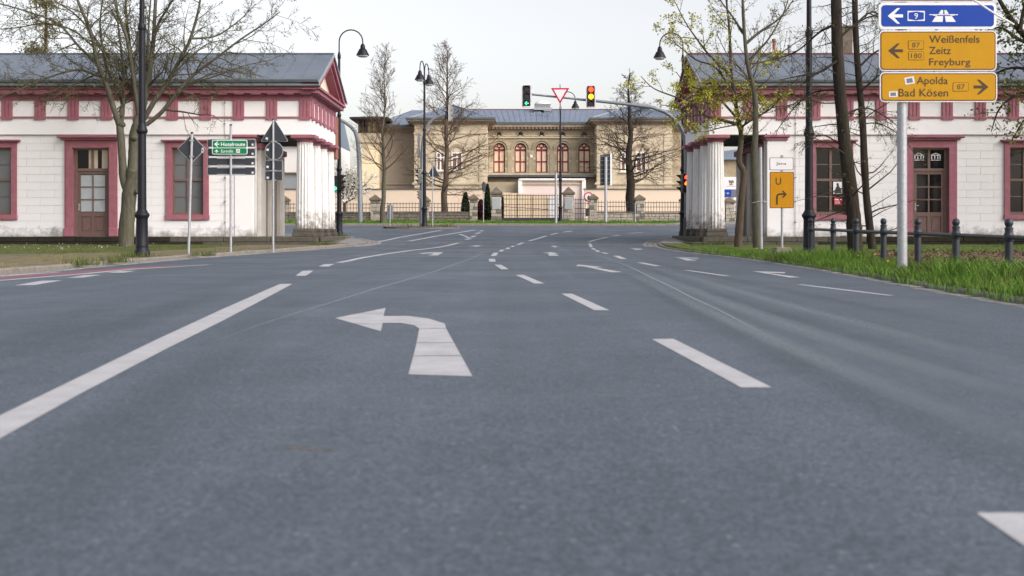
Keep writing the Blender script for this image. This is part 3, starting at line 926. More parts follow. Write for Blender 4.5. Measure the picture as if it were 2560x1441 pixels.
        if along_x:
            m.box(cx - w / 2, cx + w / 2, cy + .02, cy + .06, z0, z1)
            m.box(cx - w / 2, cx + w / 2, cy - .02, cy + .05, ZT - .06, ZT - .002)
        else:
            q = -s
            m.box(cx - q * .06, cx - q * .02, cy - w / 2, cy + w / 2, z0, z1)
            m.box(cx - q * .05, cx + q * .02, cy - w / 2, cy + w / 2, ZT - .06, ZT - .002)
        m.build('triglyph', 'red_paint', ent, recalc=True)
    k = 0
    while 6.93 + k * 1.107 < 21.8:
        triglyph(X(6.93 + k * 1.107), 39.925, True); k += 1
    for k in range(7):
        triglyph(X(6.68), 40.17 + k * .848, False)
    # cornice (front, rear and gable end), stepped
    cor = MB()
    for ov, z0, z1 in ((.10, ZC, ZC + .06), (.30, ZC + .061, ZC + .19), (.37, ZC + .191, ZE)):
        cor.box(X(6.74 - ov), X(XE), 39.985 - ov, 45.44 + ov, z0, z1)
    cor = cor.build('cornice', 'red_paint', root)
    for k in range(28):           # mutules under the corona
        xx = 6.7 + k * .5535
        if xx < 21.6: block('mutule', X(xx), X(xx + .34), 39.70, 39.93, ZC + .02, ZC + .058, 'red_paint', cor, .006)
    bx('eave_board', 6.37, XE, 39.53, 39.70, ZE + .03, ZE + .125, 'zinc_light', cor)
    bx('drip_edge', 6.36, XE, 39.50, 39.72, ZE + .002, ZE + .028, 'zinc_gutter', cor)
    # ---- pediment
    ym, zr = 42.72, 6.95
    tri = [(40.0, ZE), (45.44, ZE), (42.72, ZE + 1.25)]
    m = MB().prism_x(tri, X(6.80), X(7.3)).build('tympanum', 'cream', root, recalc=True)
    ra = MB()
    for sg in (-1, 1):
        e = ym + sg * 3.24
        for ov, t0, t1 in ((.34, .10, .30), (.24, .30, .42)):
            a0, a1 = (e, 5.62 - t0), (ym, zr - t0)
            ra.prism_x([a0, a1, (ym, zr - t1), (ym + sg * (3.24 - (t1 - .1) * 1.2), 5.62 - t1 + (t1 - .1) * .35)], X(6.74 - ov), X(6.95))
    ra.build('raking_cornice', 'red_paint', root, recalc=True)
    # ---- standing-seam roof: single sheets
    rf = thing_part(root, 'roof', MB().prism_x([(39.60, 5.52), (ym, zr - .10), (45.84, 5.52)], X(7.0), X(XE)), 'roof_zinc')
    w = .62; k = 0
    while 6.38 + k * w < 21.4:
        a, b = 6.38 + k * w, 6.38 + (k + 1) * w - .03
        dz = rr_.uniform(-.004, .004)
        for sg in (-1, 1):
            e = ym + sg * 3.30
            m = MB()
            m.prism_x([(e, 5.585 + dz), (ym + sg * .01, zr + dz), (ym + sg * .01, zr - .03), (e, 5.555)], X(a), X(b))
            m.prism_x([(e, 5.603), (ym + sg * .01, zr + .018), (ym + sg * .01, zr - .03), (e, 5.56)], X(b - .001), X(b + .03))
            m.build('roof_sheet', 'roof_zinc', rf, recalc=True)
        k += 1
    bx('ridge_cap', 6.36, XE, ym - .06, ym + .06, zr + .01, zr + .04, 'roof_zinc' if s < 0 else 'red_dark', rf)
    vg = MB()
    for sg in (-1, 1):
        vg.prism_x([(ym + sg * 3.30, 5.565), (ym, zr - .02), (ym, zr - .085), (ym + sg * 3.30, 5.50)], X(6.335), X(6.38))
    vg.build('verge_strip', 'zinc_light', rf, recalc=True)
    gut = MB()
    gut.tube([(X(6.42), 39.46, 5.60), (X(XE), 39.46, 5.60)], .052, 10)
    gut.build('gutter', 'zinc_gutter', root, smooth=True)
    # ---- openings
    for c, h, z0, z1 in wins:
        big = thing_part(root, 'window', MB().box(X(c - h), X(c + h), 40.33, 40.36, z0, z1), 'glass_dark')
        gl = 'glass_grey' if s < 0 else 'glass_dark'
        fr = MB()   # timber frame
        fr.box(X(c - h), X(c - h + .08), 40.14, 40.24, z0, z1).box(X(c + h - .08), X(c + h), 40.14, 40.24, z0, z1)
        fr.box(X(c - h + .08), X(c + h - .08), 40.14, 40.24, z1 - .08, z1).box(X(c - h + .08), X(c + h - .08), 40.14, 40.24, z0, z0 + .1)
        fr.box(X(c - .04), X(c + .04), 40.13, 40.235, z0 + .1, z1 - .08)
        zm = (z0 + z1) / 2 + .05
        fr.box(X(c - h + .08), X(c + h - .08), 40.125, 40.23, zm - .04, zm + .04)
        fr.build('frame', 'frame_brown', big)
        for sd in (-1, 1):
            xa, xb = (c - h + .08, c - .04) if sd < 0 else (c + .04, c + h - .08)
            for za, zb in ((z0 + .1, zm - .04), (zm + .04, z1 - .08)):
                zmid = (za + zb) / 2
                MB().box(X(xa), X(xb), 40.16, 40.21, zmid - .014, zmid + .014).build('glazing_bar', 'frame_brown', big)
                MB().box(X(xa), X(xb), 40.185, 40.19, za, zmid - .014).build('pane', gl, big)
                MB().box(X(xa), X(xb), 40.185, 40.19, zmid + .014, zb).build('pane', gl, big)
        # surround
        o = .175
        sr = MB()
        sr.box(X(c - h - o), X(c - h), 39.97, 40.16, z0 - .15, z1).box(X(c + h), X(c + h + o), 39.97, 40.16, z0 - .15, z1)
        sr.box(X(c - h - o), X(c + h + o), 39.968, 40.16, z1 + .001, z1 + .16)
        sr.box(X(c - h - .03), X(c - h + .02), 39.99, 40.12, z0, z1).box(X(c + h - .02), X(c + h + .03), 39.99, 40.12, z0, z1)
        sr.build('surround', 'red_paint', big)
        MB().bbox(X(c - h - o - .02), X(c + h + o + .02), 39.94, 40.16, z0 - .17, z0 - .0, .01).build('sill', 'red_paint', big)
        MB().bbox(X(c - h - o - .08), X(c + h + o + .08), 39.90, 40.1, z1 + .165, z1 + .20, .01).bbox(X(c - h - o - .13), X(c + h + o + .13), 39.85, 40.1, z1 + .202, z1 + .26, .012).build('hood', 'red_paint', big)
    # door
    c, h, z0, z1 = door
    d = thing_part(root, 'door', MB().box(X(c - h), X(c + h), 40.30, 40.34, z0, z1), 'glass_dark')
    tz = 2.73
    fr = MB()
    for a, b in ((c - h, c - h + .11), (c + h - .11, c + h)): fr.box(X(a), X(b), 40.14, 40.24, z0, z1)
    fr.box(X(c - h + .11), X(c + h - .11), 40.135, 40.24, tz - .09, tz).box(X(c - h + .11), X(c + h - .11), 40.14, 40.24, z1 - .05, z1)
    fr.box(X(c - .04), X(c + .04), 40.142, 40.238, tz, z1 - .05)
    fr.build('frame', 'frame_brown', d)
    if s < 0:
        for a, b in ((c - h + .11, c - .3), (c - .16, c - .04), (c + .04, c + .14)):
            MB().box(X(a), X(b), 40.18, 40.186, tz, z1 - .05).build('curtain', 'curtain', d)
    for a, b in ((c - h + .11, c - .04), (c + .04, c + h - .11)):
        MB().box(X(a), X(b), 40.19, 40.195, tz, z1 - .05).build('pane', 'glass_dark', d)
    lz, lx0, lx1 = 1.26, c - h + .11, c + h - .11
    leaf = MB()
    leaf.box(X(lx0), X(lx0 + .10), 40.16, 40.22, z0, tz - .09).box(X(lx1 - .10), X(lx1), 40.16, 40.22, z0, tz - .09)
    leaf.box(X(lx0 + .1), X(lx1 - .1), 40.162, 40.218, tz - .2, tz - .09).box(X(lx0 + .1), X(lx1 - .1), 40.162, 40.218, lz - .14, lz)
    leaf.box(X(lx0 + .1), X(lx1 - .1), 40.19, 40.21, z0, lz - .14)
    leaf.box(X(lx0 + .1), X(lx1 - .1), 40.162, 40.192, z0, z0 + .12).box(X(c - .05), X(c + .05), 40.163, 40.191, z0 + .12, lz - .14)
    lf = leaf.build('door_leaf', 'door_brown', d)
    for a, b in ((lx0 + .16, c - .11), (c + .11, lx1 - .16)):
        MB().bbox(X(a), X(b), 40.172, 40.2, z0 + .2, lz - .22, .012).build('raised_panel', 'door_brown', d)
    gz = np.linspace(lz, tz - .2, 4)
    gl = 'glass_milky' if s < 0 else 'glass_dark'
    for a, b in ((lx0 + .1, c - .025), (c + .025, lx1 - .1)):
        for i in range(3):
            MB().box(X(a), X(b), 40.19, 40.195, gz[i] + .02, gz[i + 1] - .02).build('pane', gl, d)
    gb = MB().box(X(c - .025), X(c + .025), 40.168, 40.215, lz, tz - .2)
    for i in range(1, 3): gb.box(X(lx0 + .1), X(c - .025), 40.168, 40.215, gz[i] - .02, gz[i] + .02).box(X(c + .025), X(lx1 - .1), 40.168, 40.215, gz[i] - .02, gz[i] + .02)
    gb.build('glazing_bar', 'frame_brown', d)
    hx = lx1 - .05 if s < 0 else lx0 + .05
    MB().box(X(hx - .02), X(hx + .02), 40.145, 40.16, 1.32, 1.55).tube([(X(hx), 40.15, 1.48), (X(hx), 40.09, 1.48), (X(hx + (-.1 if s < 0 else .1)), 40.09, 1.48)], .011, 6).build('handle', 'galvanised', d)
    o = .26
    sr = MB()
    for q in (-1, 1):
        for oo, yy in ((o, 39.965), (o - .06, 39.945), (.07, 39.985)):
            sr.box(X(c + q * (h - .007 - oo * .003)), X(c + q * (h + oo)), yy, 40.13 - oo * .01, z0 + .28 + oo * .01, z1 + .02 + oo * .002)
        sr.bbox(X(c + q * (h - .02)), X(c + q * (h + o + .03)), 39.92, 40.14, z0, z0 + .28, .02)
    sr.box(X(c - h - o), X(c + h + o), 39.966, 40.14, z1 + .022, z1 + .26)
    sr.box(X(c - h - .08), X(c + h + .08), 39.946, 40.14, z1 + .018, z1 + .10)
    sr.build('surround', 'red_paint', d)
    MB().bbox(X(c - h - o - .08), X(c + h + o + .08), 39.86, 40.1, z1 + .265, z1 + .33, .012).bbox(X(c - h - o - .20), X(c + h + o + .20), 39.78, 40.1, z1 + .333, z1 + .41, .015).build('hood', 'red_paint', d)
    # lightning conductor on the wall
    lx = 9.60
    lc = MB().tube([(X(lx), 39.90, 5.1), (X(lx), 39.93, 4.5), (X(lx), 39.93, 3.9), (X(lx), 40.0, 3.8), (X(lx), 40.0, ZP)], .007, 5)
    for z in (4.9, 4.2, 3.4, 2.4, 1.6, .9): lc.box(X(lx - .02), X(lx + .02), 39.90, 40.03, z, z + .03)
    lc.build('lightning_conductor', 'cable', root)
    return root, X
def thing_part(root, name, mb, m):
    return mb.build(name, m, root, recalc=True)

ghL, XL = gatehouse(-1, 0.0, 'white gatehouse with dusty pink trim left of the road, columned portico end')
ghR, XR = gatehouse(1, -0.12, 'white gatehouse with dusty red trim right of the road, partly behind dark trees')
# left house: sheet-metal flue; brick pier seen behind the rear corner of the portico
MB().bbox(sx(343, 43.2), sx(370, 43.2), 43.0, 43.5, 6.6, sz(84, 43.2), .01).bbox(sx(341, 43.2), sx(372, 43.2), 42.97, 43.53, sz(84, 43.2), sz(80, 43.2), .01).build('chimney', 'roof_zinc', ghL)
MB().box(sx(838, 46.2), sx(846, 46.2), 45.5, 46.2, 3.4, 5.0).build('brick_pier', 'brick_red', ghL)
# right house: vent pipes and chimney
for x0, x1, yt, m in ((1931, 1939, 98, 'brick_red'), (1970, 1977, 113, 'galv_dark')):
    c = (sx((x0 + x1) / 2, 43.4), 43.4)
    MB().lathe([(.055, 0), (.055, sz(yt, 43.4) - 6.8 - .1), (.075, sz(yt, 43.4) - 6.8 - .09), (.075, sz(yt, 43.4) - 6.8)], (c[0], c[1], 6.8), 10).build('vent_pipe', m, ghR, smooth=True)
MB().bbox(sx(2100, 43.2), sx(2128, 43.2), 43.0, 43.6, 6.5, sz(72, 43.2), .02).bbox(sx(2098, 43.2), sx(2130, 43.2), 42.97, 43.63, sz(72, 43.2), sz(66, 43.2), .02).build('chimney', 'cap_stone', ghR)
# posters in the window by the dark tree, house emblem in the transom
Yp = 40.12
for nm, x0, x1, y0, y1, m in (('poster', 2083, 2105, 455, 485, 'sign_white'), ('poster', 2085, 2106, 492, 513, 'poster_red')):
    p = MB().box(sx(x0, Yp), sx(x1, Yp), Yp - .003, Yp, sz(y1, Yp), sz(y0, Yp)).build(nm, m, ghR)
    if m == 'sign_white':
        MB().add([(sx(a, Yp), Yp - .005, sz(b, Yp)) for a, b in ((2087, 484), (2089, 470), (2092, 466), (2091, 460), (2094, 457), (2097, 460), (2097, 466), (2102, 472), (2103, 484))], [tuple(range(9))]).build('print', 'sign_back', p)
        tag(p, 'black and white portrait poster')
    else:
        MB().box(sx(2087, Yp), sx(2104, Yp), Yp - .005, Yp - .004, sz(500.5, Yp), sz(498, Yp)).build('print', 'sign_white', p)
        for yy in (503, 506, 508.5):
            MB().box(sx(2087, Yp), sx(2100, Yp), Yp - .005, Yp - .004, sz(yy + .6, Yp), sz(yy - .4, Yp)).build('print', 'sticker', p)
Ye = 40.18
for x0 in (2285, 2327):
    m = MB()
    ex = lambda q: sx(x0 + q, Ye)
    for q in (1, 8.5, 16, 22): m.box(ex(q), ex(q + 2.4), Ye - .004, Ye - .001, sz(398, Ye), sz(390, Ye))
    m.box(ex(0), ex(25), Ye - .004, Ye - .001, sz(389.5, Ye), sz(387.8, Ye))
    m.prism([(ex(0), sz(387.5, Ye)), (ex(12.5), sz(382.5, Ye)), (ex(25), sz(387.5, Ye)), (ex(20), sz(387.5, Ye)), (ex(12.5), sz(384.6, Ye)), (ex(5), sz(387.5, Ye))], Ye - .004, Ye - .001)
    m.box(ex(0), ex(25), Ye - .004, Ye - .001, sz(401.5, Ye), sz(400, Ye))
    m.build('emblem', 'sign_white', ghR)
# ================================================================== PALAIS BEHIND THE FENCE
YB = 100.0
def bX(x, Y=YB): return sx(x, Y)
def bZ(y, Y=YB): return sz(y, Y)
pal = thing('mansion', (bX(1355), YB + 5, 1.3), 'sandstone mansion with five red arched windows and blue metal roof behind the fence', 'mansion')
YC = 103.0                          # central recess plane
def cX(x): return sx(x, YC)
def cZ(y): return sz(y, YC)
ZG = 1.2
# central wall: bays with arched openings
AW = [1248, 1301, 1354, 1407, 1460.6]
edges = [1218, 1274.5, 1327.5, 1380.5, 1433.8, 1494]
hw = 14.6 * YC / F
cw = MB()
cw.box(cX(1218), cX(1494), YC, YC + .5, ZG, cZ(432))
for i, xc in enumerate(AW):
    a, b = cX(edges[i]), cX(edges[i + 1]); c = cX(xc); zs = cZ(373); z0 = cZ(432); z1 = cZ(343)
    arc = [(c + hw * math.cos(R(t)), zs + hw * math.sin(R(t))) for t in range(180, -1, -15)]
    cw.prism([(a, z0), (c - hw, z0)] + arc + [(c + hw, z0), (b, z0), (b, z1), (a, z1)], YC, YC + .5)
cw.box(cX(1218), cX(1494), YC, YC + .5, cZ(343), cZ(312))
cw = cw.build('wall', 'sandstone', pal, recalc=True)
MB().box(cX(1219), cX(1493), YC - .14, YC, cZ(346), cZ(342.5)).box(cX(1219), cX(1493), YC - .08, YC, cZ(341), cZ(339)).build('string_course', 'sandstone_pale', cw)
MB().box(cX(1219), cX(1493), YC - .12, YC, cZ(441), cZ(434)).build('sill_course', 'sandstone_pale', cw)
for e in edges[1:-1]:
    MB().bbox(cX(e - 6.5), cX(e + 6.5), YC - .07, YC, cZ(434), cZ(380), .02).build('pilaster', 'sandstone', cw)
# visible stone courses between the windows
rs = random.Random(5)
for i in range(6):
    x0 = edges[i] - (0 if i else -4)
    for k in range(9):
        ya, yb = 432 - k * 6.4, 432 - (k + 1) * 6.4 + .4
        if ya > 372 + 4 or True:
            lo = AW[i - 1] + 15.6 if i else 1222
            hi = AW[i] - 15.6 if i < 5 else 1490
            if hi - lo > 6 and yb > 374:
                MB().bbox(cX(lo), cX(hi), YC - rs.uniform(.012, .03), YC + .02, cZ(ya), cZ(yb), .02).build('stone_block', rs.choice(['sandstone', 'sandstone', 'sandstone_pale']), cw)
for xc in AW:
    c, zs = cX(xc), cZ(373)
    MB().ring((c, zs), hw + .02, hw + .09, YC - .06, YC + .1, 20, 0, 180).ring((c, zs), hw + .20, hw + .30, YC - .11, YC + .1, 20, 0, 180).build('archivolt', 'sandstone', cw)
    MB().ring((c, cZ(335.5)), .20, .30, YC - .08, YC + .05, 18).build('roundel', 'cornice_stone', cw)
    MB().disc((c, cZ(335.5)), .19, YC - .02, YC + .05, 16).build('roundel_opening', 'glass_dark', cw)
    # window
    w = MB().box(c - hw, c + hw, YC + .42, YC + .46, cZ(432), cZ(357)).build('window', 'glass_dark', pal)
    yf0, yf1 = YC + .18, YC + .26
    fr = MB()
    t = .09
    z0 = cZ(432)
    fr.box(c - hw, c - hw + t, yf0, yf1, z0, zs).box(c + hw - t, c + hw, yf0, yf1, z0, zs).box(c - hw + t, c + hw - t, yf0, yf1, z0, z0 + t)
    fr.ring((c, zs), hw - t, hw, yf0, yf1, 18, 0, 180)
    zt, zm = cZ(376), cZ(404.5)
    fr.box(c - hw + t, c + hw - t, yf0 - .02, yf1 - .01, zt - .06, zt + .06).box(c - hw + t, c + hw - t, yf0 - .02, yf1 - .01, zm - .055, zm + .055)
    fr.box(c - .055, c + .055, yf0 - .01, yf1 - .015, z0 + t, zt + .3)
    fr.ring((c, zs + hw * .58), .13, .2, yf0, yf1 - .02, 14)
    fr.ring((c - hw * .5, zs - .02), hw * .40, hw * .40 + .06, yf0, yf1 - .02, 10, 0, 180).ring((c + hw * .5, zs - .02), hw * .40, hw * .40 + .06, yf0, yf1 - .02, 10, 0, 180)
    fr.build('frame', 'frame_red', w)
    for a, b in ((c - hw + t, c - .055), (c + .055, c + hw - t)):
        for za, zb in ((z0 + t, zm - .055), (zm + .055, zt - .06)):
            MB().box(a, b, yf0 + .04, yf0 + .045, za, zb).build('pane', 'pane_sky_reflection', w)
    MB().prism([(c + (hw - t) * math.cos(R(q)), zs + (hw - t) * math.sin(R(q))) for q in range(0, 181, 15)], yf0 + .05, yf0 + .055).build('pane', 'pane_sky_reflection', w)
# wall lamp box and its loose cable
MB().bbox(cX(1325), cX(1331), YC - .16, YC, cZ(395), cZ(388), .02).build('meter_box', 'white_paint', pal)
MB().tube([(cX(1330), YC - .03, cZ(394)), (cX(1336), YC - .03, cZ(402)), (cX(1336), YC - .03, cZ(413)), (cX(1330), YC - .04, cZ(422)), (cX(1331), YC - .03, cZ(432)), (cX(1334), YC - .03, cZ(442))], .018, 5).build('loose_cable', 'cable', pal)
# cornice with dentils
co = MB()
for ov, ya, yb in ((.12, 327, 324), (.55, 319, 312)): co.box(cX(1216), cX(1496), YC - ov, YC + .4, cZ(ya), cZ(yb))
co.box(cX(1216), cX(1496), YC - .3, YC + .4, cZ(323.9), cZ(319.1))
co = co.build('cornice', 'cornice_stone', pal)
x = cX(1222)
while x < cX(1489):
    block('dentil', x, x + .16, YC - .5, YC - .29, cZ(323.6), cZ(319.6), 'cornice_stone', co, .01); x += .31
MB().box(cX(1214), cX(1500), YC - .62, YC - .5, cZ(313), cZ(307)).build('gutter', 'zinc_gutter', co)
# wings
def wing(x0, x1, ytop, ybot, Y, m, win=None, quoin=True):
    w = MB().box(sx(x0, Y), sx(x1, Y), Y, Y + 12, ZG, sz(ytop, Y)).build('wing', m, pal)
    c = MB()
    for ov, a, b in ((.15, ytop + 10, ytop + 6), (.35, ytop + 5.9, ytop + 3), (.6, ytop + 2.9, ytop - 2)):
        c.box(sx(x0, Y) - ov, sx(x1, Y) + ov, Y - ov, Y + 12, sz(a, Y), sz(b, Y))
    c = c.build('cornice', 'cornice_stone', w)
    x = sx(x0, Y)
    while x < sx(x1, Y):
        block('dentil', x, x + .17, Y - .46, Y - .34, sz(ytop + 5.6, Y), sz(ytop + 3.2, Y), 'cornice_stone', w, .01); x += .34
    MB().box(sx(x0, Y) - .1, sx(x1, Y) + .1, Y - .1, Y, sz(335, Y), sz(333, Y)).build('string_course', m, w)
    MB().box(sx(x0, Y) - .16, sx(x1, Y) + .16, Y - .16, Y, sz(462, Y), sz(457, Y)).build('string_course', m, w)
    MB().box(sx(x0, Y) - .7, sx(x1, Y) + .7, Y - .74, Y - .6, sz(ytop - 1, Y), sz(ytop - 6, Y)).build('gutter', 'zinc_gutter', w)
    if quoin:
        for xa, xb in ((x0, x0 + 20), (x1 - 20, x1)):
            for k in range(14):
                ya, yb = 470 - k * 9.6, 470 - (k + 1) * 9.6 + .5
                if yb < ytop + 12: break
                MB().bbox(sx(xa, Y) - .02, sx(xb, Y) + .02, Y - .06 - .015 * (k % 2), Y + .05, sz(ya, Y), sz(yb, Y), .02).build('quoin', 'sandstone_pale', w)
    return w
def pair_window(w, x0, x1, y0, y1, Y):
    a, b, z0, z1 = sx(x0, Y), sx(x1, Y), sz(y1, Y), sz(y0, Y)
    f = MB().box(a, b, Y - .03, Y + .02, z0, z1).build('window', 'blind_brown', w)
    c = (a + b) / 2; t = .10
    m = MB()
    for q0, q1 in ((a, a + t), (b - t, b), (c - t * .6, c + t * .6)): m.box(q0, q1, Y - .12, Y - .03, z0, z1)
    m.box(a, b, Y - .115, Y - .03, z1 - .12, z1).box(a, b, Y - .13, Y - .03, z0 - .03, z0 + .08)
    m.box(a + t, b - t, Y - .11, Y - .03, z0 + (z1 - z0) * .68, z0 + (z1 - z0) * .73)
    m.build('frame', 'white_paint', f)
    MB().bbox(a - .15, b + .15, Y - .2, Y, z0 - .16, z0 - .035, .02).build('sill', 'sandstone_pale', f)
    MB().ring(((a + b) / 2, z1 - .05), (b - a) / 2 + .05, (b - a) / 2 + .28, Y - .1, Y + .02, 14, 15, 165).build('hood', 'cornice_stone', f)
wl = wing(1036, 1218, 302, 470, YB, 'sandstone_pale')
wr = wing(1492, 1680, 302, 470, YB, 'sandstone_pale')
pair_window(wl, 1129, 1156, 381, 427, YB); pair_window(wl, 1091, 1112, 381, 427, YB)
pair_window(wr, 1589, 1616, 380, 429, YB); pair_window(wr, 1551, 1575, 380, 429, YB)
for w_, xs_ in ((wl, (1110, 1142)), (wr, (1565, 1601))):
    for xx in xs_:
        MB().ring((bX(xx), bZ(325)), .14, .24, YB - .07, YB + .03, 14).disc((bX(xx), bZ(325)), .13, YB - .02, YB + .02, 12).build('roundel', 'cornice_stone', w_)
wing(945, 1036, 320, 470, YB + 2.5, 'stucco_tan', quoin=False)
wing(1680, 1800, 320, 470, YB + 2.5, 'sandstone', quoin=False)
# roofs: standing-seam sheets
def slope(par, name, q, n, m='roof_slate', lift=.03):
    """q = (eave_left, eave_right, ridge_right, ridge_left); single sheets across"""
    el, er, rr2, rl = [Vector(p) for p in q]
    nrm = (er - el).cross(rl - el).normalized()
    if nrm.z < 0: nrm = -nrm
    base = MB().add([el - nrm * .05, er - nrm * .05, rr2 - nrm * .05, rl - nrm * .05], [(0, 1, 2, 3)]).build(name, m, par)
    for k in range(n):
        t0, t1 = k / n, (k + 1) / n
        ts = t1 - (t1 - t0) * .05
        lp = lambda t, o: [(el.lerp(er, t) + nrm * o), (rl.lerp(rr2, t) + nrm * o)]
        a0, a1 = lp(t0, 0); b0, b1 = lp(ts, 0)
        c0, c1 = lp(t1, 0)
        mm = MB()
        mm.add([a0, b0, b1, a1], [(0, 1, 2, 3)])
        mm.add([b0, b0 + nrm * lift, c0 + nrm * lift, c0, b1, b1 + nrm * lift, c1 + nrm * lift, c1], [(0, 1, 5, 4), (1, 2, 6, 5), (2, 3, 7, 6), (0, 3, 2, 1)])
        mm.build('roof_sheet', m, base, recalc=True)
    return base
zr = sz(275, 108.5)
rc = slope(pal, 'roof', ((cX(1200), YC - .55, cZ(310)), (cX(1512), YC - .55, cZ(310)), (sx(1530, 108.5), 108.5, zr), (sx(1180, 108.5), 108.5, zr)), 24)
MB().tube([(sx(1100, 108.5), 108.5, zr + .05), (sx(1620, 108.5), 108.5, zr + .03)], .04, 6).build('ridge', 'red_dark', rc)
for xa, xb, xc in ((1036, 1218, 1133), (1492, 1680, 1583)):
    za = sz(298, YB - .6); zp = sz(263, 107)
    A = (sx(xa, YB) - .7, YB - .7, za); B = (sx(xb, YB) + .7, YB - .7, za); P = (sx(xc, 107), 107, zp)
    Cb = (B[0], 114.0, za); Db = (A[0], 114.0, za)
    slope(pal, 'roof', (A, B, P, P), 16)
    slope(pal, 'roof', (B, Cb, P, P), 10)
    slope(pal, 'roof', (Db, A, P, P), 10)
    MB().tube([A, P], .06, 5).tube([B, P], .06, 5).build('hip', 'white_paint' if False else 'galvanised', pal)
YW = YB + 2.5
for xa, xb, r0, r1 in ((940, 1038, 1030, 1060), (1678, 1800, 1600, 1700)):
    slope(pal, 'roof', ((sx(xa, YW) - .6, YW - .6, sz(317, YW)), (sx(xb, YW), YW - .6, sz(317, YW)), (sx(r1, 109), 109, sz(276, 109)), (sx(r0, 109), 109, sz(276, 109))), 9)
# glazed lantern on the roof and snow guards
lx0, lx1, yl = sx(1334, 108), sx(1379, 108), 107.0
lan = MB().box(lx0, lx1, yl, yl + 2.5, sz(278, 108), sz(272, 108)).box(lx0 + .15, lx1 - .15, yl + .15, yl + 2.3, sz(272, 108), sz(263, 108)).box(lx0 + .1, lx1 - .1, yl + .1, yl + 2.4, sz(263.2, 108), sz(262, 108)).build('roof_lantern', 'plaque', pal)
for z in (265, 267, 269.5):
    MB().box(lx0 + .14, lx1 - .14, yl + .1, yl + .16, sz(z, 108), sz(z - .9, 108)).build('louvre', 'plaque', lan)
MB().lathe([(.75, 0), (.68, .18), (.5, .3), (.2, .38)], ((lx0 + lx1) / 2, yl + 1.2, sz(262, 108)), 18).build('glass_dome', 'sign_white', lan, smooth=True)
for xa, xb, ya in ((1336, 1352, 288), (1360, 1378, 280), (1360, 1378, 284), (1360, 1378, 288)):
    p, q = at(xa, ya, 105.6), at(xb, ya, 105.6)
    MB().tube([p + Vector((0, 0, .25)), q + Vector((0, 0, .25))], .04, 5).tube([p, p + Vector((0, 0, .25))], .03, 4).tube([q, q + Vector((0, 0, .25))], .03, 4).build('snow_guard', 'galvanised', pal)
# terrace roof edge and ground-floor front of the centre
MB().box(cX(1222), cX(1490), YC - 2.6, YC - .1, cZ(446), cZ(441)).build('terrace_edge', 'zinc_gutter', pal)
MB().box(cX(1222), cX(1490), YC - 2.4, YC - .12, cZ(449), cZ(446)).build('terrace_fascia', 'timber_dark', pal)
MB().box(cX(1222), cX(1490), YC - 1.6, YC - .13, ZG, cZ(449)).build('ground_floor', 'sandstone', pal)
# tower
tw = thing('tower_house', (sx(925, 101), 103, 1.3), 'narrow yellow tower house with timber lookout and overhanging roof', 'house')
YT = 101.0
TX = lambda x: sx(x, YT)
TZ = lambda y: sz(y, YT)
MB().box(TX(905), TX(946), YT, YT + 5, ZG, TZ(357)).build('wall', 'yellow_wall', tw)
MB().box(TX(897), TX(955), YT - .25, YT + 5.2, TZ(357), TZ(334)).build('parapet', 'sandstone_pale', tw)
lk = MB().box(TX(899), TX(953), YT + .2, YT + 5, TZ(334), TZ(302)).build('lookout', 'glass_dark', tw)
for xa in (896, 908, 918, 930, 942, 953):
    MB().box(TX(xa), TX(xa + 2.4), YT - .2, YT + .3, TZ(334), TZ(302)).build('post', 'timber_dark', lk)
MB().box(TX(895), TX(956), YT - .22, YT + .3, TZ(334.5), TZ(331)).box(TX(895), TX(956), YT - .22, YT + .3, TZ(305), TZ(300)).build('rail', 'timber_dark', lk)
for xa, xb in ((919, 929), (933, 941)):
    MB().box(TX(xa), TX(xb), YT + .02, YT + .1, TZ(331), TZ(305)).build('pane', 'window_yellow', lk)
ap = (TX(925), YT + 2.6, TZ(284))
e = [(TX(878), YT - 1.3, TZ(297)), (TX(975), YT - 1.3, TZ(297)), (TX(975), YT + 6.5, TZ(297)), (TX(878), YT + 6.5, TZ(297))]
slope(tw, 'roof', (e[0], e[1], ap, ap), 12); slope(tw, 'roof', (e[1], e[2], ap, ap), 8); slope(tw, 'roof', (e[3], e[0], ap, ap), 8)
MB().box(TX(879), TX(974), YT - 1.2, YT + 6.4, TZ(301), TZ(297.5)).build('soffit', 'timber_dark', tw)

# ---- yard buildings and walls in front of the mansion
YP = 89.0
def ywall(name, x0, x1, ytop, m, label, cat='wall', Y=YP, cop='zinc_gutter', d=.4, group=None):
    r = thing(name, (sx((x0 + x1) / 2, Y), Y + d / 2, ZG), label, cat, group)
    MB().box(sx(x0, Y), sx(x1, Y), Y, Y + d, ZG, sz(ytop, Y)).build('wall_panel', m, r)
    MB().bbox(sx(x0, Y) - .08, sx(x1, Y) + .08, Y - .1, Y + d + .1, sz(ytop, Y), sz(ytop - 2, Y), .01).build('coping', cop, r)
    return r
ywall('yard_wall', 560, 1209, 474, 'peach_wall', 'long plain peach rendered wall behind the fence, left of the gate')
ywall('yard_wall', 1461, 1790, 474, 'peach_wall', 'plain peach rendered wall behind the fence, right of the gate')
pv = thing('pavilion', (sx(1378, 92), 93, ZG), 'pale pink flat pavilion with white corner posts behind the gate', 'pavilion')
Yv = 91.0
MB().box(sx(1303, Yv), sx(1457, Yv), Yv, Yv + 4, ZG, sz(452, Yv)).build('wall', 'pink_wall', pv)
MB().box(sx(1305, Yv), sx(1455, Yv), Yv - .12, Yv, sz(462, Yv), sz(458, Yv)).build('lintel', 'sandstone_pale', pv)
MB().bbox(sx(1297, Yv), sx(1462, Yv), Yv - .3, Yv + 4.2, sz(452, Yv), sz(447, Yv), .02).build('cornice', 'white_paint', pv)
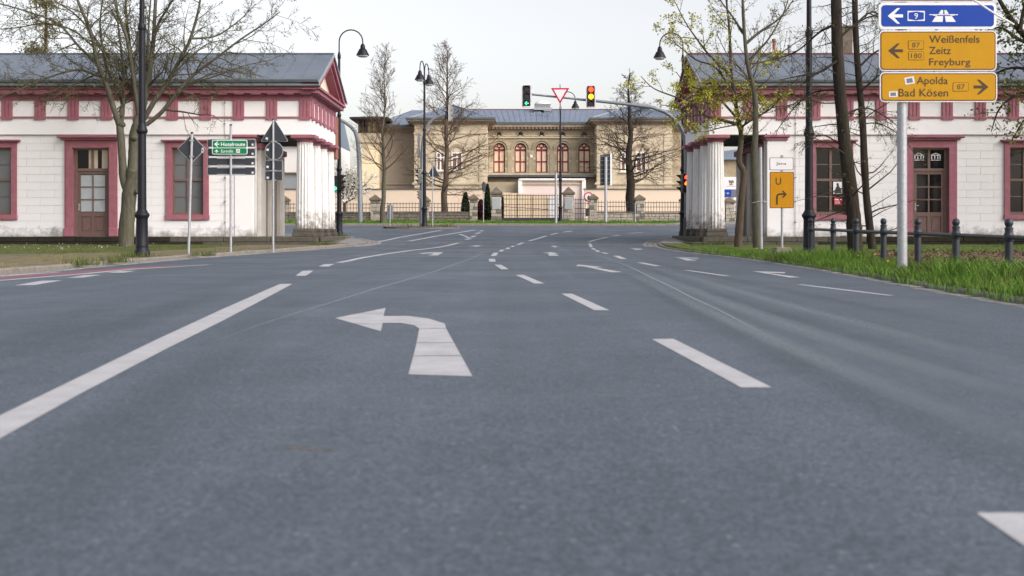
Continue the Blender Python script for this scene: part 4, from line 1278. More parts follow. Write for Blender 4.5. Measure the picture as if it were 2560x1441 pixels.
for xa in (1295, 1454): MB().bbox(sx(xa, Yv), sx(xa + 10, Yv), Yv - .25, Yv + .2, ZG, sz(450, Yv), .02).build('corner_post', 'white_paint', pv)
MB().box(sx(1210, Yv), sx(1296, Yv), Yv + .5, Yv + 4, ZG, sz(455, Yv)).build('side_wing', 'sandstone', pv)
cp = thing('panel_screen', (sx(1312, 82), 82, ZG), 'folding cream panels with a red stripe standing behind the iron gate', 'screen')
Yq = 82.0
for k in range(6):
    xa = 1256 + k * 19.3; dy = .12 * (k % 2); dr = k * 1.2
    p = MB().bbox(sx(xa, Yq), sx(xa + 18.6, Yq), Yq + dy, Yq + dy + .06, ZG, sz(482 + dr, Yq), .01).build('panel', 'cream_panel', cp)
    MB().box(sx(xa + .5, Yq), sx(xa + 18.1, Yq), Yq + dy - .01, Yq + dy - .002, sz(518.5 + dr, Yq), sz(516.5 + dr, Yq)).build('stripe', 'red_paint', p)
MB().bbox(sx(1372, Yq), sx(1399, Yq), Yq, Yq + .06, ZG, sz(492, Yq), .01).build('panel', 'white_paint', cp)
# flat signs at the gate house
s_ = thing('round_sign', (sx(1470, 80), 80, ZG), 'round white sign with red rim beside the gate pier', 'sign')
MB().disc((sx(1471, 79), sz(493, 79)), .32, 78.9, 78.95, 22).build('rim', 'sign_red', s_)
MB().disc((sx(1471, 79), sz(493, 79)), .24, 78.89, 78.902, 22).build('face', 'sign_white', s_)
MB().prism([(sx(1467, 79), sz(497, 79)), (sx(1471, 79), sz(488, 79)), (sx(1474, 79), sz(492, 79)), (sx(1472, 79), sz(494, 79)), (sx(1475, 79), sz(498, 79))], 78.885, 78.889).build('symbol', 'sign_back', s_)
MB().tube([(sx(1471, 79), 79.0, ZG), (sx(1471, 79), 79.0, sz(485, 79))], .03, 6).build('pole', 'galvanised', s_)

# ================================================================== FENCE: piers, low walls, iron panels, gate
YN = 77.0
NX = lambda x: sx(x, YN)
NZ = lambda y: sz(y, YN)
ZB = g(77) + .05
rp = random.Random(21)
def pier(x0, x1, ytop, label, group=None, big=False):
    xa, xb = NX(x0), NX(x1); w = xb - xa; c = (xa + xb) / 2
    r = thing('stone_pier', (c, YN, ZB), label, 'pier', group)
    zt = NZ(ytop)
    zc = zt - (.52 if big else .40)
    MB().box(xa + .03, xb - .03, YN - w / 2 + .03, YN + w / 2 - .03, ZB - .1, zc).build('core', 'wall_joint', r)
    z = ZB - .05
    while z < zc - .06:
        h = min(rp.uniform(.16, .28), zc - z)
        if zc - z - h < .08: h = zc - z
        cuts = sorted([0, 1] + [rp.uniform(.3, .7)] + ([rp.uniform(.1, .28)] if rp.random() < .3 else []))
        for a, b in zip(cuts[:-1], cuts[1:]):
            MB().bbox(xa + w * a + .006, xa + w * b - .006, YN - w / 2 - rp.uniform(0, .025), YN + w / 2, z + .006, z + h - .006, .02).build('stone_block', rp.choice(['fence_stone', 'fence_stone', 'fence_dark']), r)
        z += h
    e = .07
    MB().bbox(xa - e, xb + e, YN - w / 2 - e, YN + w / 2 + e, zc, zc + .16, .025).build('cap', 'cap_stone', r)
    zz = zc + .155
    vs = [(xa - e + .04, YN - w / 2 - e + .04, zz), (xb + e - .04, YN - w / 2 - e + .04, zz), (xb + e - .04, YN + w / 2 + e - .04, zz), (xa - e + .04, YN + w / 2 + e - .04, zz), (c, YN, zt)]
    MB().add(vs, [(0, 1, 4), (1, 2, 4), (2, 3, 4), (3, 0, 4), (0, 3, 2, 1)]).build('cap_point', 'cap_stone', r)
    return r
PIERS = [(700, 722, 489, 'stone fence pier glimpsed through the left portico', False), (927, 950, 487, 'stone fence pier left of the pale trunked bare tree', False),
         (1058, 1074, 490, 'stone fence pier behind the twin headed street lamp', False), (1174, 1194, 485, 'stone fence pier beside the dark conical evergreen', False),
         (1228, 1254, 467, 'tall stone gate pier with grey plaque, ivy at its right', True), (1408, 1434, 467, 'tall stone gate pier with grey plaque right of the lamp post', True),
         (1473, 1493, 484, 'stone fence pier beside the letter box gate', False), (1587, 1610, 486, 'stone fence pier right of the spreading bare tree', False),
         (1701, 1722, 489, 'stone fence pier beside the right portico columns', False), (1812, 1835, 493, 'stone fence pier seen through the right portico', False)]
pier_objs = [pier(*p[:3], p[3], 'stone piers of the garden fence', p[4]) for p in PIERS]
for i in (4, 5):
    x0, x1 = PIERS[i][:2]
    pl = MB().bbox(NX(x0 + 3.2), NX(x1 - 3.2), YN - .40, YN - .35, NZ(523), NZ(495.5), .01).build('plaque', 'plaque', pier_objs[i])
    MB().box(NX(x0 + 2.6), NX(x1 - 2.6), YN - .385, YN - .345, NZ(523.7), NZ(494.8)).build('plaque_frame', 'sign_white', pl)
# low stone walls
def low_wall(x0, x1, ytop, label):
    xa, xb = NX(x0), NX(x1)
    r = thing('low_wall', ((xa + xb) / 2, YN, ZB), label, 'wall', 'low stone walls of the garden fence')
    zt = NZ(ytop)
    MB().box(xa, xb, YN - .16, YN + .2, ZB - .15, zt - .01).build('core', 'wall_joint', r)
    st = MB()
    z = ZB - .1
    while z < zt - .05:
        h = min(rp.uniform(.13, .22), zt - z)
        x = xa
        while x < xb:
            w = min(rp.uniform(.18, .5), xb - x)
            if w > .04: st.bbox(x + .008, x + w - .008, YN - .2 - rp.uniform(0, .03), YN + .1, z + .008, z + h - .008, .02)
            x += w
        z += h
    tag(st.build('stones', 'fence_dark' if x1 < 1200 else 'fence_stone', r), kind='stuff')
    MB().bbox(xa, xb, YN - .25, YN + .25, zt, zt + .07, .02).build('coping', 'cap_stone', r)
    return zt + .07
def iron_panel(x0, x1, ytop, ybot, n, label, gate=False):
    xa, xb = NX(x0), NX(x1)
    r = thing('iron_gate' if gate else 'iron_fence', ((xa + xb) / 2, YN, ZB), label, 'gate' if gate else 'fence', None if gate else 'iron fence panels')
    z0, z1 = NZ(ybot), NZ(ytop)
    me = None
    for k in range(n):
        x = xa + (xb - xa) * (k + .5) / n
        block('bar', x - .013, x + .013, YN - .013, YN + .013, z0, z1, 'fence_iron', r, .003)
    rails = (.12, .5, .86) if not gate else (.09, .32, .55, .78, .93)
    for t in rails:
        z = z0 + (z1 - z0) * t
        MB().box(xa, xb, YN - .022, YN + .022, z - .018, z + .018).build('rail', 'fence_iron', r)
    return r, z0, z1
low_wall(560, 700, 535, 'low stone wall under the fence, seen through the left portico')
low_wall(722, 927, 534, 'low stone wall under the fence, left of the curved grey mast')
low_wall(950, 1058, 533, 'low stone wall behind the pale trunked bare tree')
low_wall(1074, 1174, 533, 'low stone wall below the dark broad trunk by the evergreen')
low_wall(1493, 1587, 533, 'low stone wall behind the tall grey sign board pole')
low_wall(1610, 1701, 534, 'low stone wall at the foot of the fence by the right portico')
low_wall(1722, 1812, 535, 'low stone wall hidden behind the right portico columns')
low_wall(1835, 1960, 535, 'low stone wall seen beyond the right portico trees')
iron_panel(722, 927, 507, 534, 26, 'iron bar fence left of the curved grey mast')
iron_panel(560, 700, 507, 534, 18, 'iron bar fence seen through the left portico')
iron_panel(950, 1058, 506, 533, 14, 'iron bar fence behind the small square sign')
iron_panel(1074, 1174, 506, 533, 12, 'iron bar fence in front of the dark broad trunk')
iron_panel(1493, 1587, 502, 532, 13, 'iron bar fence behind the tall grey sign board')
iron_panel(1610, 1701, 503, 533, 13, 'iron bar fence beside the right portico')
iron_panel(1835, 1960, 503, 533, 16, 'iron bar fence seen through the right portico')
gt, _, _ = iron_panel(1256, 1397, 485, 545, 21, 'wide iron bar gate with solid dark bottom panel', True)
MB().box(NX(1255), NX(1398), YN - .03, YN + .03, NZ(553), NZ(545)).build('bottom_panel', 'sign_back', gt)
iron_panel(1436, 1473, 496, 553, 6, 'narrow iron bar gate beside the letter box', True)
lb = thing('letter_box', (NX(1468), YN - .1, NZ(540)), 'dark letter box fixed on the narrow iron gate', 'letter box')
MB().bbox(NX(1464), NX(1472), YN - .28, YN - .03, NZ(541), NZ(525), .02).build('box', 'sign_back', lb)
MB().bbox(NX(1463.5), NX(1472.5), YN - .31, YN - .03, NZ(525.5), NZ(523), .02).build('lid', 'lamp_black', lb)

# ---- houses and hoarding seen through the porticos
wh = thing('white_house', (sx(690, 112), 116, ZG), 'plain white house seen through the left portico', 'house')
Yh = 112.0
MB().box(sx(470, Yh), sx(842, Yh), Yh, Yh + 9, ZG, sz(362, Yh)).build('wall', 'white_paint', wh)
MB().box(sx(465, Yh), sx(842, Yh), Yh - .5, Yh, ZG, sz(433, Yh)).build('lower_wall', 'plaque', wh)
MB().bbox(sx(460, Yh), sx(842, Yh), Yh - .8, Yh, sz(435, Yh), sz(432, Yh), .02).build('ledge', 'cornice_stone', wh)
MB().prism_x([(Yh - .6, sz(363, Yh)), (Yh + 4.5, sz(290, Yh)), (Yh + 9.6, sz(363, Yh))], sx(465, Yh), sx(842, Yh)).build('roof', 'roof_slate', wh, recalc=True)
gh = thing('grey_roofed_house', (sx(1880, 108), 112, ZG), 'grey roofed stone house seen through the right portico', 'house')
Yh = 108.0
MB().box(sx(1780, Yh), sx(2000, Yh), Yh, Yh + 8, ZG, sz(400, Yh)).build('wall', 'sandstone', gh)
slope(gh, 'roof', ((sx(1775, Yh), Yh - .5, sz(400, Yh)), (sx(2005, Yh), Yh - .5, sz(400, Yh)), (sx(2005, Yh + 4), Yh + 4, sz(345, Yh)), (sx(1800, Yh + 4), Yh + 4, sz(372, Yh))), 14)
ho = thing('hoarding', (sx(1830, 80), 80, ZG), 'white and blue advertising hoarding seen through the right portico', 'hoarding')
Yo = 80.0
MB().bbox(sx(1795, Yo), sx(1865, Yo), Yo, Yo + .08, sz(474, Yo), sz(443, Yo), .01).build('board', 'sign_white', ho)
b2 = MB().bbox(sx(1795, Yo), sx(1865, Yo), Yo, Yo + .08, sz(493, Yo), sz(474.3, Yo), .01).build('board', 'sign_blue', ho)
MB().box(sx(1828, Yo), sx(1864, Yo), Yo - .01, Yo - .002, sz(492, Yo), sz(475, Yo)).build('photo', 'sticker_print', b2)
text('1. 84', sx(1812, Yo), sx(1823, Yo), sz(486, Yo), sz(481.5, Yo), Yo - .006, 'sign_white', b2)
for dx_, dz_ in ((0, 0), (4, 1), (8, 0), (1, 4), (5, 5), (9, 3)):
    MB().box(sx(1822 + dx_, Yo), sx(1825.2 + dx_, Yo), Yo - .008, Yo - .002, sz(455 + dz_, Yo), sz(451 + dz_, Yo)).build('logo_square', 'leaf_olive', ho)
MB().box(sx(1823, Yo), sx(1832, Yo), Yo - .008, Yo - .002, sz(463.5, Yo), sz(461, Yo)).build('logo_bar', 'poster_red', ho)
MB().box(sx(1816, Yo), sx(1839, Yo), Yo - .008, Yo - .002, sz(467, Yo), sz(466, Yo)).build('print_line', 'plaque', ho)
for xa in (1800, 1858): MB().tube([(sx(xa, Yo), Yo + .12, ZG), (sx(xa, Yo), Yo + .12, sz(443, Yo))], .05, 6).build('post', 'galvanised', ho)
MB().box(sx(1834, Yo), sx(1862, Yo), Yo + .01, Yo + .07, sz(534, Yo), sz(494, Yo)).build('lower_board', 'sign_white', ho)
# blue car behind the low wall
car = thing('parked_car', (sx(866, 82), 82, ZG + .1), 'blue parked car, only its roof showing above the low wall', 'car')
cx_, cy_, cz_ = sx(866, 82), 82.0, g(82) + .1
prof = [(-2.0, .25), (-2.05, .55), (-1.9, .78), (-1.15, .88), (-.65, 1.30), (.55, 1.36), (1.2, .95), (1.85, .88), (2.0, .6), (2.0, .25)]
cz_ = sz(529.5, 82) - 1.36
MB().prism([(cx_ + a, cz_ + b) for a, b in prof], cy_ - .8, cy_ + .8).build('body', 'car_blue', car)
for sg in (-1, 1):
    MB().prism([(cx_ + a, cz_ + b) for a, b in ((-1.0, .92), (-.6, 1.24), (.5, 1.29), (1.0, .95))], cy_ + sg * .8 - .004 * (sg < 0), cy_ + sg * .8 + .004).build('side_window', 'glass_dark', car)
    for wx in (-1.25, 1.25):
        MB().disc((cx_ + wx, cz_ + .30), .30, cy_ + sg * .8 - .1, cy_ + sg * .8 + .03, 18).build('wheel', 'tyre', car)
# ================================================================== STREET LAMPS
def street_lamp(X, Y, z, label, arms, H=8.25, head=True):
    r = thing('street_lamp', (X, Y, z), label, 'street lamp', 'black street lamps')
    MB().lathe([(.165, -.1), (.165, .12), (.15, .15), (.13, .19), (.125, .22), (.132, .24), (.125, .26), (.118, .80), (.124, .82), (.155, .87), (.155, .90), (.14, .92), (.12, .95), (.095, 1.0)], (X, Y, z), 16).build('base', 'lamp_black', r, smooth=True)
    MB().lathe([(.092, .98), (.084, 2.62)], (X, Y, z), 14).build('lower_pole', 'lamp_black', r, smooth=True)
    MB().lathe([(.09, 2.58), (.115, 2.62), (.118, 2.66), (.10, 2.70), (.095, 2.74), (.075, 2.80)], (X, Y, z), 14).build('collar', 'lamp_black', r, smooth=True)
    MB().lathe([(.075, 2.78), (.066, 4.78)], (X, Y, z), 12).build('middle_pole', 'lamp_black', r, smooth=True)
    MB().lathe([(.068, 4.74), (.085, 4.78), (.085, 4.84), (.06, 4.9)], (X, Y, z), 12).build('collar', 'lamp_black', r, smooth=True)
    MB().lathe([(.056, 4.88), (.048, 7.15)], (X, Y, z), 12).build('upper_pole', 'lamp_black', r, smooth=True)
    MB().lathe([(.05, 7.05), (.068, 7.10), (.068, 7.2), (.05, 7.28), (.035, 7.34)], (X, Y, z), 12).build('collar', 'lamp_black', r, smooth=True)
    for a in arms:
        d = Vector((math.cos(R(a)), math.sin(R(a)), 0))
        rad = .47
        o = Vector((X, Y, z))
        if len(arms) == 1:
            pts = [o + Vector((0, 0, 7.3)), o + Vector((0, 0, 7.75))]
        else:
            rad = .42
            pts = [o + Vector((0, 0, 7.3)) + d * .03, o + Vector((0, 0, 7.72)) + d * .05]
        c = pts[-1] + d * rad
        for t in range(15, 181, 15):
            pts.append(c - d * rad * math.cos(R(t)) + Vector((0, 0, rad * math.sin(R(t)))))
        pts.append(pts[-1] - Vector((0, 0, .1)))
        arm = MB().tube(pts, .026, 8).build('arm', 'lamp_black', r, smooth=True)
        h = pts[-1]
        sh = MB().lathe([(.03, .02), (.06, 0), (.085, -.05), (.10, -.11), (.10, -.17), (.135, -.20), (.16, -.23), (.19, -.30), (.255, -.42), (.26, -.45), (.245, -.45)], h, 18).build('shade', 'lamp_black', r, smooth=True)
        MB().lathe([(.21, -.451), (.205, -.49), (.15, -.52), (.05, -.53)], h, 16).build('glass', 'lamp_glass', sh, smooth=True)
    return r
street_lamp(sx(355, 25), 25.0, KH - .02, 'nearest black street lamp post beside the forked tree, left of the road', [80])
street_lamp(sx(2022.5, 25.7), 25.7, KH - .02, 'near black street lamp post at the end of the railing', [100])
street_lamp(-6.90, 47.7, g(47.7) + KH, 'hook armed black lamp at the corner of the left portico', [0])
street_lamp(6.95, 48.6, g(48.6) + KH, 'hook armed black lamp behind the leafy trees at the right portico', [180])
street_lamp(sx(1061, 59.3), 59.3, g(59.3) + .08, 'twin headed black lamp on the traffic island', [260, 80])
street_lamp(sx(1401, 75.6), 75.6, g(75.6) + .1, 'hook armed black lamp far behind the give way sign, in front of the gate', [0])

# ================================================================== TRAFFIC LIGHTS AND MASTS
def tl_head(x, y, z, label, states, rz=0.0, s=1.0, board=True, arrow=None, grey=False, z2=None):
    """three-lens signal head whose bottom is at z, facing -y before rotation"""
    r = thing('traffic_light', (x, y, z), label, 'traffic light', None, rz)
    H, W = .84 * s, .28 * s
    hm = 'signal_grey' if grey else 'signal_black'
    body = MB().prism(rr(x - W / 2, x + W / 2, z, z + H, .05 * s), y, y + .16 * s).build('housing', hm, r, recalc=True)
    if grey:
        for k in range(3):
            MB().disc((x, z + H * (k * 2 + 1) / 6), .13 * s, y + .16 * s, y + .22 * s, 16).build('back_cover', hm, body)
    if board:
        MB().prism(rr(x - .195 * s, x + .195 * s, z - .02, z + H + .04, .07 * s), y + .02, y + .04).build('target_board', 'signal_edge', r, recalc=True)
        MB().prism(rr(x - .145 * s, x + .145 * s, z + .03, z + H + .0, .03 * s), y - .012, y + .01).build('front_panel', 'signal_black', r, recalc=True)
        MB().box(x - .12 * s, x + .12 * s, y - .014, y + .012, z - .012, z + .024).build('label_strip', 'sign_white', r)
    for k in range(3):
        zc = z + H * (5 - 2 * k) / 6
        st = states[k]
        ln = MB().disc((x, zc), .098 * s, y - .03 * s, y, 22).build('lens', {'off': 'lens_off', 'offr': 'lens_off_red', 'red': 'lens_red', 'amber': 'lens_amber', 'orange': 'lens_orange', 'green': 'lens_green', 'arrow': 'lens_off'}[st], r)
        if st == 'arrow':
            q = .098 * s
            a = [(-.80, 0), (-.05, .78), (.16, .60), (-.30, .13), (.82, .13), (.82, -.13), (-.30, -.13), (.16, -.60), (-.05, -.78)]
            MB().prism([(x + u * q, zc + v * q) for u, v in a], y - .033 * s, y - .03 * s - .001).build('arrow', 'lens_green', ln)
        m = MB()
        nseg = 12; ri, ro = .103 * s, .112 * s
        for j in range(nseg):
            a0, a1 = R(-25 + 230 * j / nseg), R(-25 + 230 * (j + 1) / nseg)
            d0, d1 = [(.05 + .15 * max(0, math.sin(a)) ** .6) * s for a in (a0, a1)]
            P = lambda rr_, a, yy: (x + rr_ * math.cos(a), yy, zc + rr_ * math.sin(a))
            vs = [P(ri, a0, y), P(ro, a0, y), P(ro, a1, y), P(ri, a1, y), P(ri, a0, y - d0), P(ro, a0, y - d0), P(ro, a1, y - d1), P(ri, a1, y - d1)]
            m.add(vs, [(1, 2, 6, 5), (0, 4, 7, 3), (4, 5, 6, 7)])
        m.build('visor', 'signal_black', r)
    return r
# main mast with the long arm over the road
YM = 47.0
mx_ = sx(1717, YM)
mast = thing('signal_mast', (mx_, YM, g(YM) + KH), 'grey curved signal mast reaching over the road from the right portico', 'signal mast')
zb = g(YM) + KH
pts = [Vector((mx_, YM, zb)), at(1717, 480, YM), at(1716, 400, YM), at(1714, 357, YM), at(1708, 333, YM), at(1699, 314, YM), at(1684, 296, YM), at(1662, 280, YM), at(1629, 269, YM), at(1560, 260, YM), at(1480, 252, YM)]
MB().tube(pts, [.10, .095, .09, .085, .083, .082, .08, .076, .07, .062, .055], 12).build('mast_tube', 'galv_dark', mast, smooth=True)
MB().tube([at(1482, 252.3, YM), at(1444, 248.5, YM)], .05, 10).tube([at(1446, 248.6, YM), at(1320, 235.5, YM)], .042, 10).build('outer_arm', 'galv_dark', mast, smooth=True)
MB().lathe([(.13, 0), (.13, .75), (.1, .8)], (mx_, YM, zb - .05), 12).build('foot_sleeve', 'sign_back', mast, smooth=True)
MB().bbox(mx_ - .12, mx_ + .12, YM - .13, YM - .09, zb + .9, zb + 1.3, .01).build('hatch', 'galv_dark', mast)
tl_head(sx(1316.5, YM), YM - .22, sz(269, YM), 'arm end traffic light showing a green left arrow', ['off', 'off', 'arrow'])
tl_head(sx(1476.5, YM), YM - .22, sz(270.5, YM), 'traffic light on the arm showing red and amber', ['red', 'amber', 'offr'])
yw = thing('give_way_sign', (sx(1400.5, YM), YM - .15, sz(262, YM)), 'red rimmed white triangle give way sign hanging on the mast arm', 'sign')
def tri(x0, x1, xc, yt, yb, Y, inset=0.0):
    cx, cy = xc, (yt * 2 + yb) / 3
    return [(sx(cx + (a - cx) * (1 - inset), Y), sz(cy + (b - cy) * (1 - inset), Y)) for a, b in ((x0, yt), (x1, yt), (xc, yb))]
Yw = YM - .16
MB().prism(tri(1377.5, 1423.5, 1400, 220.5, 260.5, Yw), Yw, Yw + .02).build('rim', 'sign_red', yw)
MB().prism(tri(1377.5, 1423.5, 1400, 220.5, 260.5, Yw, .30), Yw - .004, Yw).build('face', 'sign_white', yw)
MB().tube([(sx(1400.5, Yw), Yw + .05, sz(211, Yw)), (sx(1400.5, Yw), Yw + .05, sz(274, Yw))], .022, 8).build('holder', 'galv_dark', yw)
# heads on the main mast
tl_head(sx(1712.5, YM), YM - .34, sz(482, YM), 'pole mounted traffic light with red lit by the right portico', ['red', 'orange', 'off'], rz=R(14), s=.86, board=False)
tl_head(sx(1701, YM), YM - .05, sz(482, YM), 'black hooded side facing traffic light by the right portico', ['off', 'off', 'off'], rz=R(-90), s=.86, board=False, grey=True)
# mast behind the left lamp
Y2 = 74.0
m2 = thing('signal_mast', (sx(901, Y2), Y2, g(Y2) + .1), 'grey curved signal mast on the far verge, bending behind the left portico', 'signal mast')
MB().tube([Vector((sx(901, Y2), Y2, g(Y2) + .05)), at(900, 480, Y2), at(898, 400, Y2), at(894, 350, Y2), at(888, 330, Y2), at(877, 317, Y2), at(862, 306, Y2), at(846, 297, Y2), at(800, 280, Y2)], [.16, .15, .14, .125, .12, .11, .10, .09, .07], 12).build('mast_tube', 'galv_dark', m2, smooth=True)
tl_head(sx(889, Y2), Y2 - .1, sz(475, Y2), 'small black hooded traffic light beside the curved far mast', ['off', 'off', 'off'], rz=R(-90), board=False, grey=True, s=.9)
# heads on the lamp at the left portico corner
tl_head(-6.76, 47.55, sz(478, 47.5), 'black hooded traffic light turned right on the left corner lamp', ['off', 'off', 'off'], rz=R(80), board=False, s=.78)
tl_head(-7.03, 47.45, sz(478, 47.5), 'black traffic light with green lit behind the left corner lamp', ['off', 'off', 'green'], rz=R(8), board=False, s=.72)
# island mast
Y3 = 60.0
m3 = thing('signal_mast', (sx(1054, Y3), Y3, g(Y3) + .08), 'grey curved signal mast on the traffic island behind the twin lamp', 'signal mast')
MB().tube([Vector((sx(1054, Y3), Y3, g(Y3) + .05)), at(1054, 480, Y3), at(1056, 380, Y3), at(1058, 350, Y3), at(1063, 327, Y3), at(1073, 308, Y3), at(1086, 296, Y3), at(1102, 290, Y3), at(1137, 288.5, Y3)], [.12, .11, .095, .085, .08, .075, .07, .065, .05], 12).build('mast_tube', 'galv_dark', m3, smooth=True)
tl_head(sx(1121, Y3), Y3 - .1, sz(305, Y3), 'traffic light seen edge on at the end of the island mast arm', ['off', 'off', 'off'], rz=R(-90), board=True, grey=True, s=.92)
tl_head(sx(1046, Y3), Y3 - .1, sz(461, Y3), 'cream backed hooded traffic light low on the island mast', ['off', 'off', 'off'], rz=R(-90), board=False, grey=True, s=.90)
tl_head(sx(1047, Y3), Y3 - .1, sz(499, Y3), 'small cream pedestrian light at the foot of the island mast', ['off', 'off', 'off'], rz=R(-100), board=False, grey=True, s=.5)
for yy in (349, 379):
    MB().add([], []) if False else None
    es = MB()
    es.disc((0, 0), .33, -.015, .015, 24)
    c = at(1047, yy, Y3 - .05)
    ang = R(85)
    es.v = [(c.x + v[0] * math.cos(ang) - v[1] * math.sin(ang), c.y + v[0] * math.sin(ang) + v[1] * math.cos(ang), c.z + v[2]) for v in es.v]
    es.build('round_sign_plate', 'galv_dark', m3)

# ================================================================== SIGNS
def pole_sign(name, px, ybase, ytop, Y, r_, label, cat='sign', lean=0.0, zbase=None, m='galvanised', group=None):
    zb_ = sz(ybase, Y) if zbase is None else zbase
    t = thing(name, (sx(px, Y), Y, zb_), label, cat, group)
    MB().tube([(sx(px, Y), Y, zb_ - .1), (sx(px + lean, Y), Y, sz(ytop, Y))], r_, 12).build('pole', m, t, smooth=True)
    MB().lathe([(r_ * 1.08, 0), (r_ * 1.08, .03), (r_ * .8, .045)], (sx(px + lean, Y), Y, sz(ytop, Y) - .02), 12).build('pole_cap', 'sign_back', t)
    return t
def plate_poly(t, pts, Y, m='sign_back', edge='galvanised', name='plate', rim=.012):
    """plain plate seen from behind, with its bright bent edge"""
    cx = sum(p[0] for p in pts) / len(pts); cz = sum(p[1] for p in pts) / len(pts)
    p = MB().prism(pts, Y + .02, Y + .035).build(name, edge, t, recalc=True)
    ins = []
    for a, b in pts:
        d = math.hypot(a - cx, b - cz); k = max(0, (d - rim * 1.6) / d)
        ins.append((cx + (a - cx) * k, cz + (b - cz) * k))
    MB().prism(ins, Y + .012, Y + .02).build('plate_back', m, p, recalc=True)
    return p
def sticker(t, x0, x1, y0, y1, Y, rot=0, p=True):
    cx, cz = (sx(x0, Y) + sx(x1, Y)) / 2, (sz(y0, Y) + sz(y1, Y)) / 2
    hw_, hh = abs(sx(x1, Y) - sx(x0, Y)) / 2, abs(sz(y0, Y) - sz(y1, Y)) / 2
    def rp_(k): return [(cx + (a * math.cos(rot) - b * math.sin(rot)), cz + (a * math.sin(rot) + b * math.cos(rot))) for a, b in ((-hw_ * k, -hh * k), (hw_ * k, -hh * k), (hw_ * k, hh * k), (-hw_ * k, hh * k))]
    s0 = MB().prism(rp_(1), Y - .002, Y).build('sticker', 'sticker', t)
    if p: MB().prism(rp_(.62), Y - .004, Y - .002).build('sticker_print', 'sticker_print', s0)
# 1: back of a diamond sign
YA = 27.0
t = pole_sign('diamond_sign', 471, 637, 333, YA, .030, 'dark back of a diamond priority sign on a leaning pole', lean=9)
cx, cz = sx(478, YA), sz(372, YA); q = .325
plate_poly(t, [(cx + q, cz), (cx, cz + q), (cx - q, cz), (cx, cz - q)], YA + .02)
sticker(t, 504, 509, 370, 382, YA + .03, R(-8))
for yy in (352, 392): MB().box(sx(474, YA), sx(484, YA), YA - .035, YA + .035, sz(yy + 1.5, YA), sz(yy - 1.5, YA)).build('clamp', 'galvanised', t)
# 2: hotel route boards
YD = 29.5
t = pole_sign('route_sign', 577, 628, 313, YD, .030, 'green hotel route board in front of four dark board backs on one pole')
for i, (y0, y1) in enumerate(((347.5, 368), (370.5, 391), (394, 414.5), (417.5, 438))):
    p = MB().prism(rr(sx(516.5, YD), sx(637.5, YD), sz(y1, YD), sz(y0, YD), .03), YD + .055, YD + .07).build('board', 'galvanised', t, recalc=True)
    MB().prism(rr(sx(518, YD), sx(636, YD), sz(y1 - 1.5, YD), sz(y0 + 1.5, YD), .025), YD + .047, YD + .055).build('board_back', 'sign_back', p, recalc=True)
    sticker(p, 629, 634, y0 + 12, y0 + 17, YD + .046, 0, False)
for yy in (349, 390.5, 396, 414, 419.5, 437):
    MB().box(sx(542, YD), sx(612, YD), YD + .02, YD + .05, sz(yy + 1.6, YD), sz(yy - 1.6, YD)).build('mounting_rail', 'galvanised', t)
YDf = YD - .06
b = MB().prism(rr(sx(530, YDf), sx(618.5, YDf), sz(386.5, YDf), sz(350.5, YDf), .04), YDf, YDf + .02).build('green_board', 'sign_white', t, recalc=True)
MB().prism(rr(sx(531.8, YDf), sx(616.8, YDf), sz(369.4, YDf), sz(352, YDf), .03), YDf - .004, YDf).build('upper_field', 'sign_green', b, recalc=True)
MB().prism(rr(sx(531.8, YDf), sx(616.8, YDf), sz(385, YDf), sz(371, YDf), .03), YDf - .004, YDf).build('lower_field', 'sign_green', b, recalc=True)
text('Hotelroute', sx(552.6, YDf), sx(613, YDf), sz(366, YDf), sz(356.5, YDf), YDf - .007, 'sign_white', b, bold=.012)
text('Euroville', sx(553, YDf), sx(582.5, YDf), sz(382, YDf), sz(374.5, YDf), YDf - .007, 'sign_white', b)
def arrow_poly(x0, x1, y0, y1, Y, kind):
    """bent-head sign arrow: left, right or up inside the pixel box"""
    P = [(0, .5), (.62, 1.0), (.80, 1.0), (.42, .60), (1, .60), (1, .40), (.42, .40), (.80, 0), (.62, 0)]
    if kind == 'right': P = [(1 - a, b) for a, b in P]
    if kind == 'up': P = [(b, 1 - a) for a, b in P]
    return [(sx(x0 + a * (x1 - x0), Y), sz(y1 + b * (y0 - y1), Y)) for a, b in P]
MB().prism(arrow_poly(535.3, 548.2, 354.5, 367.5, YDf, 'left'), YDf - .007, YDf - .004).build('arrow', 'sign_white', b, recalc=True)
MB().prism(arrow_poly(537, 545.8, 374.3, 382.3, YDf, 'up'), YDf - .007, YDf - .004).build('arrow', 'sign_white', b, recalc=True)
p = MB().box(sx(590.5, YDf), sx(600, YDf), YDf - .007, YDf - .004, sz(382.3, YDf), sz(373.3, YDf)).build('pictogram', 'sign_white', b)
MB().box(sx(591.5, YDf), sx(599, YDf), YDf - .009, YDf - .007, sz(379, YDf), sz(377, YDf)).build('pictogram_bed', 'sign_ink_red', p)
# 3: stack of sign backs
YE = 32.0
t = pole_sign('sign_stack', 683, 622, 299, YE, .030, 'pole with dark triangle, round and two square sign backs')
X_ = lambda v: sx(v, YE)
Z_ = lambda v: sz(v, YE)
plate_poly(t, [(X_(653.5), Z_(354)), (X_(717.5), Z_(354)), (X_(719), Z_(351)), (X_(687), Z_(300)), (X_(684), Z_(300)), (X_(652.5), Z_(351))], YE + .015)
c = (X_(684.5), Z_(377.5)); plate_poly(t, [(c[0] + .247 * math.cos(R(a)), c[1] + .247 * math.sin(R(a))) for a in range(0, 360, 12)], YE + .015)
for y0, y1 in ((401.5, 426), (428, 451.5)):
    plate_poly(t, rr(X_(661.5), X_(706), Z_(y1), Z_(y0), .01), YE + .015)
for a, bb in ((664, 347), (666, 375), (666, 418), (666.5, 445)): sticker(t, a, a + 6, bb - 3, bb + 2.5, YE + .025, R(-10), False)
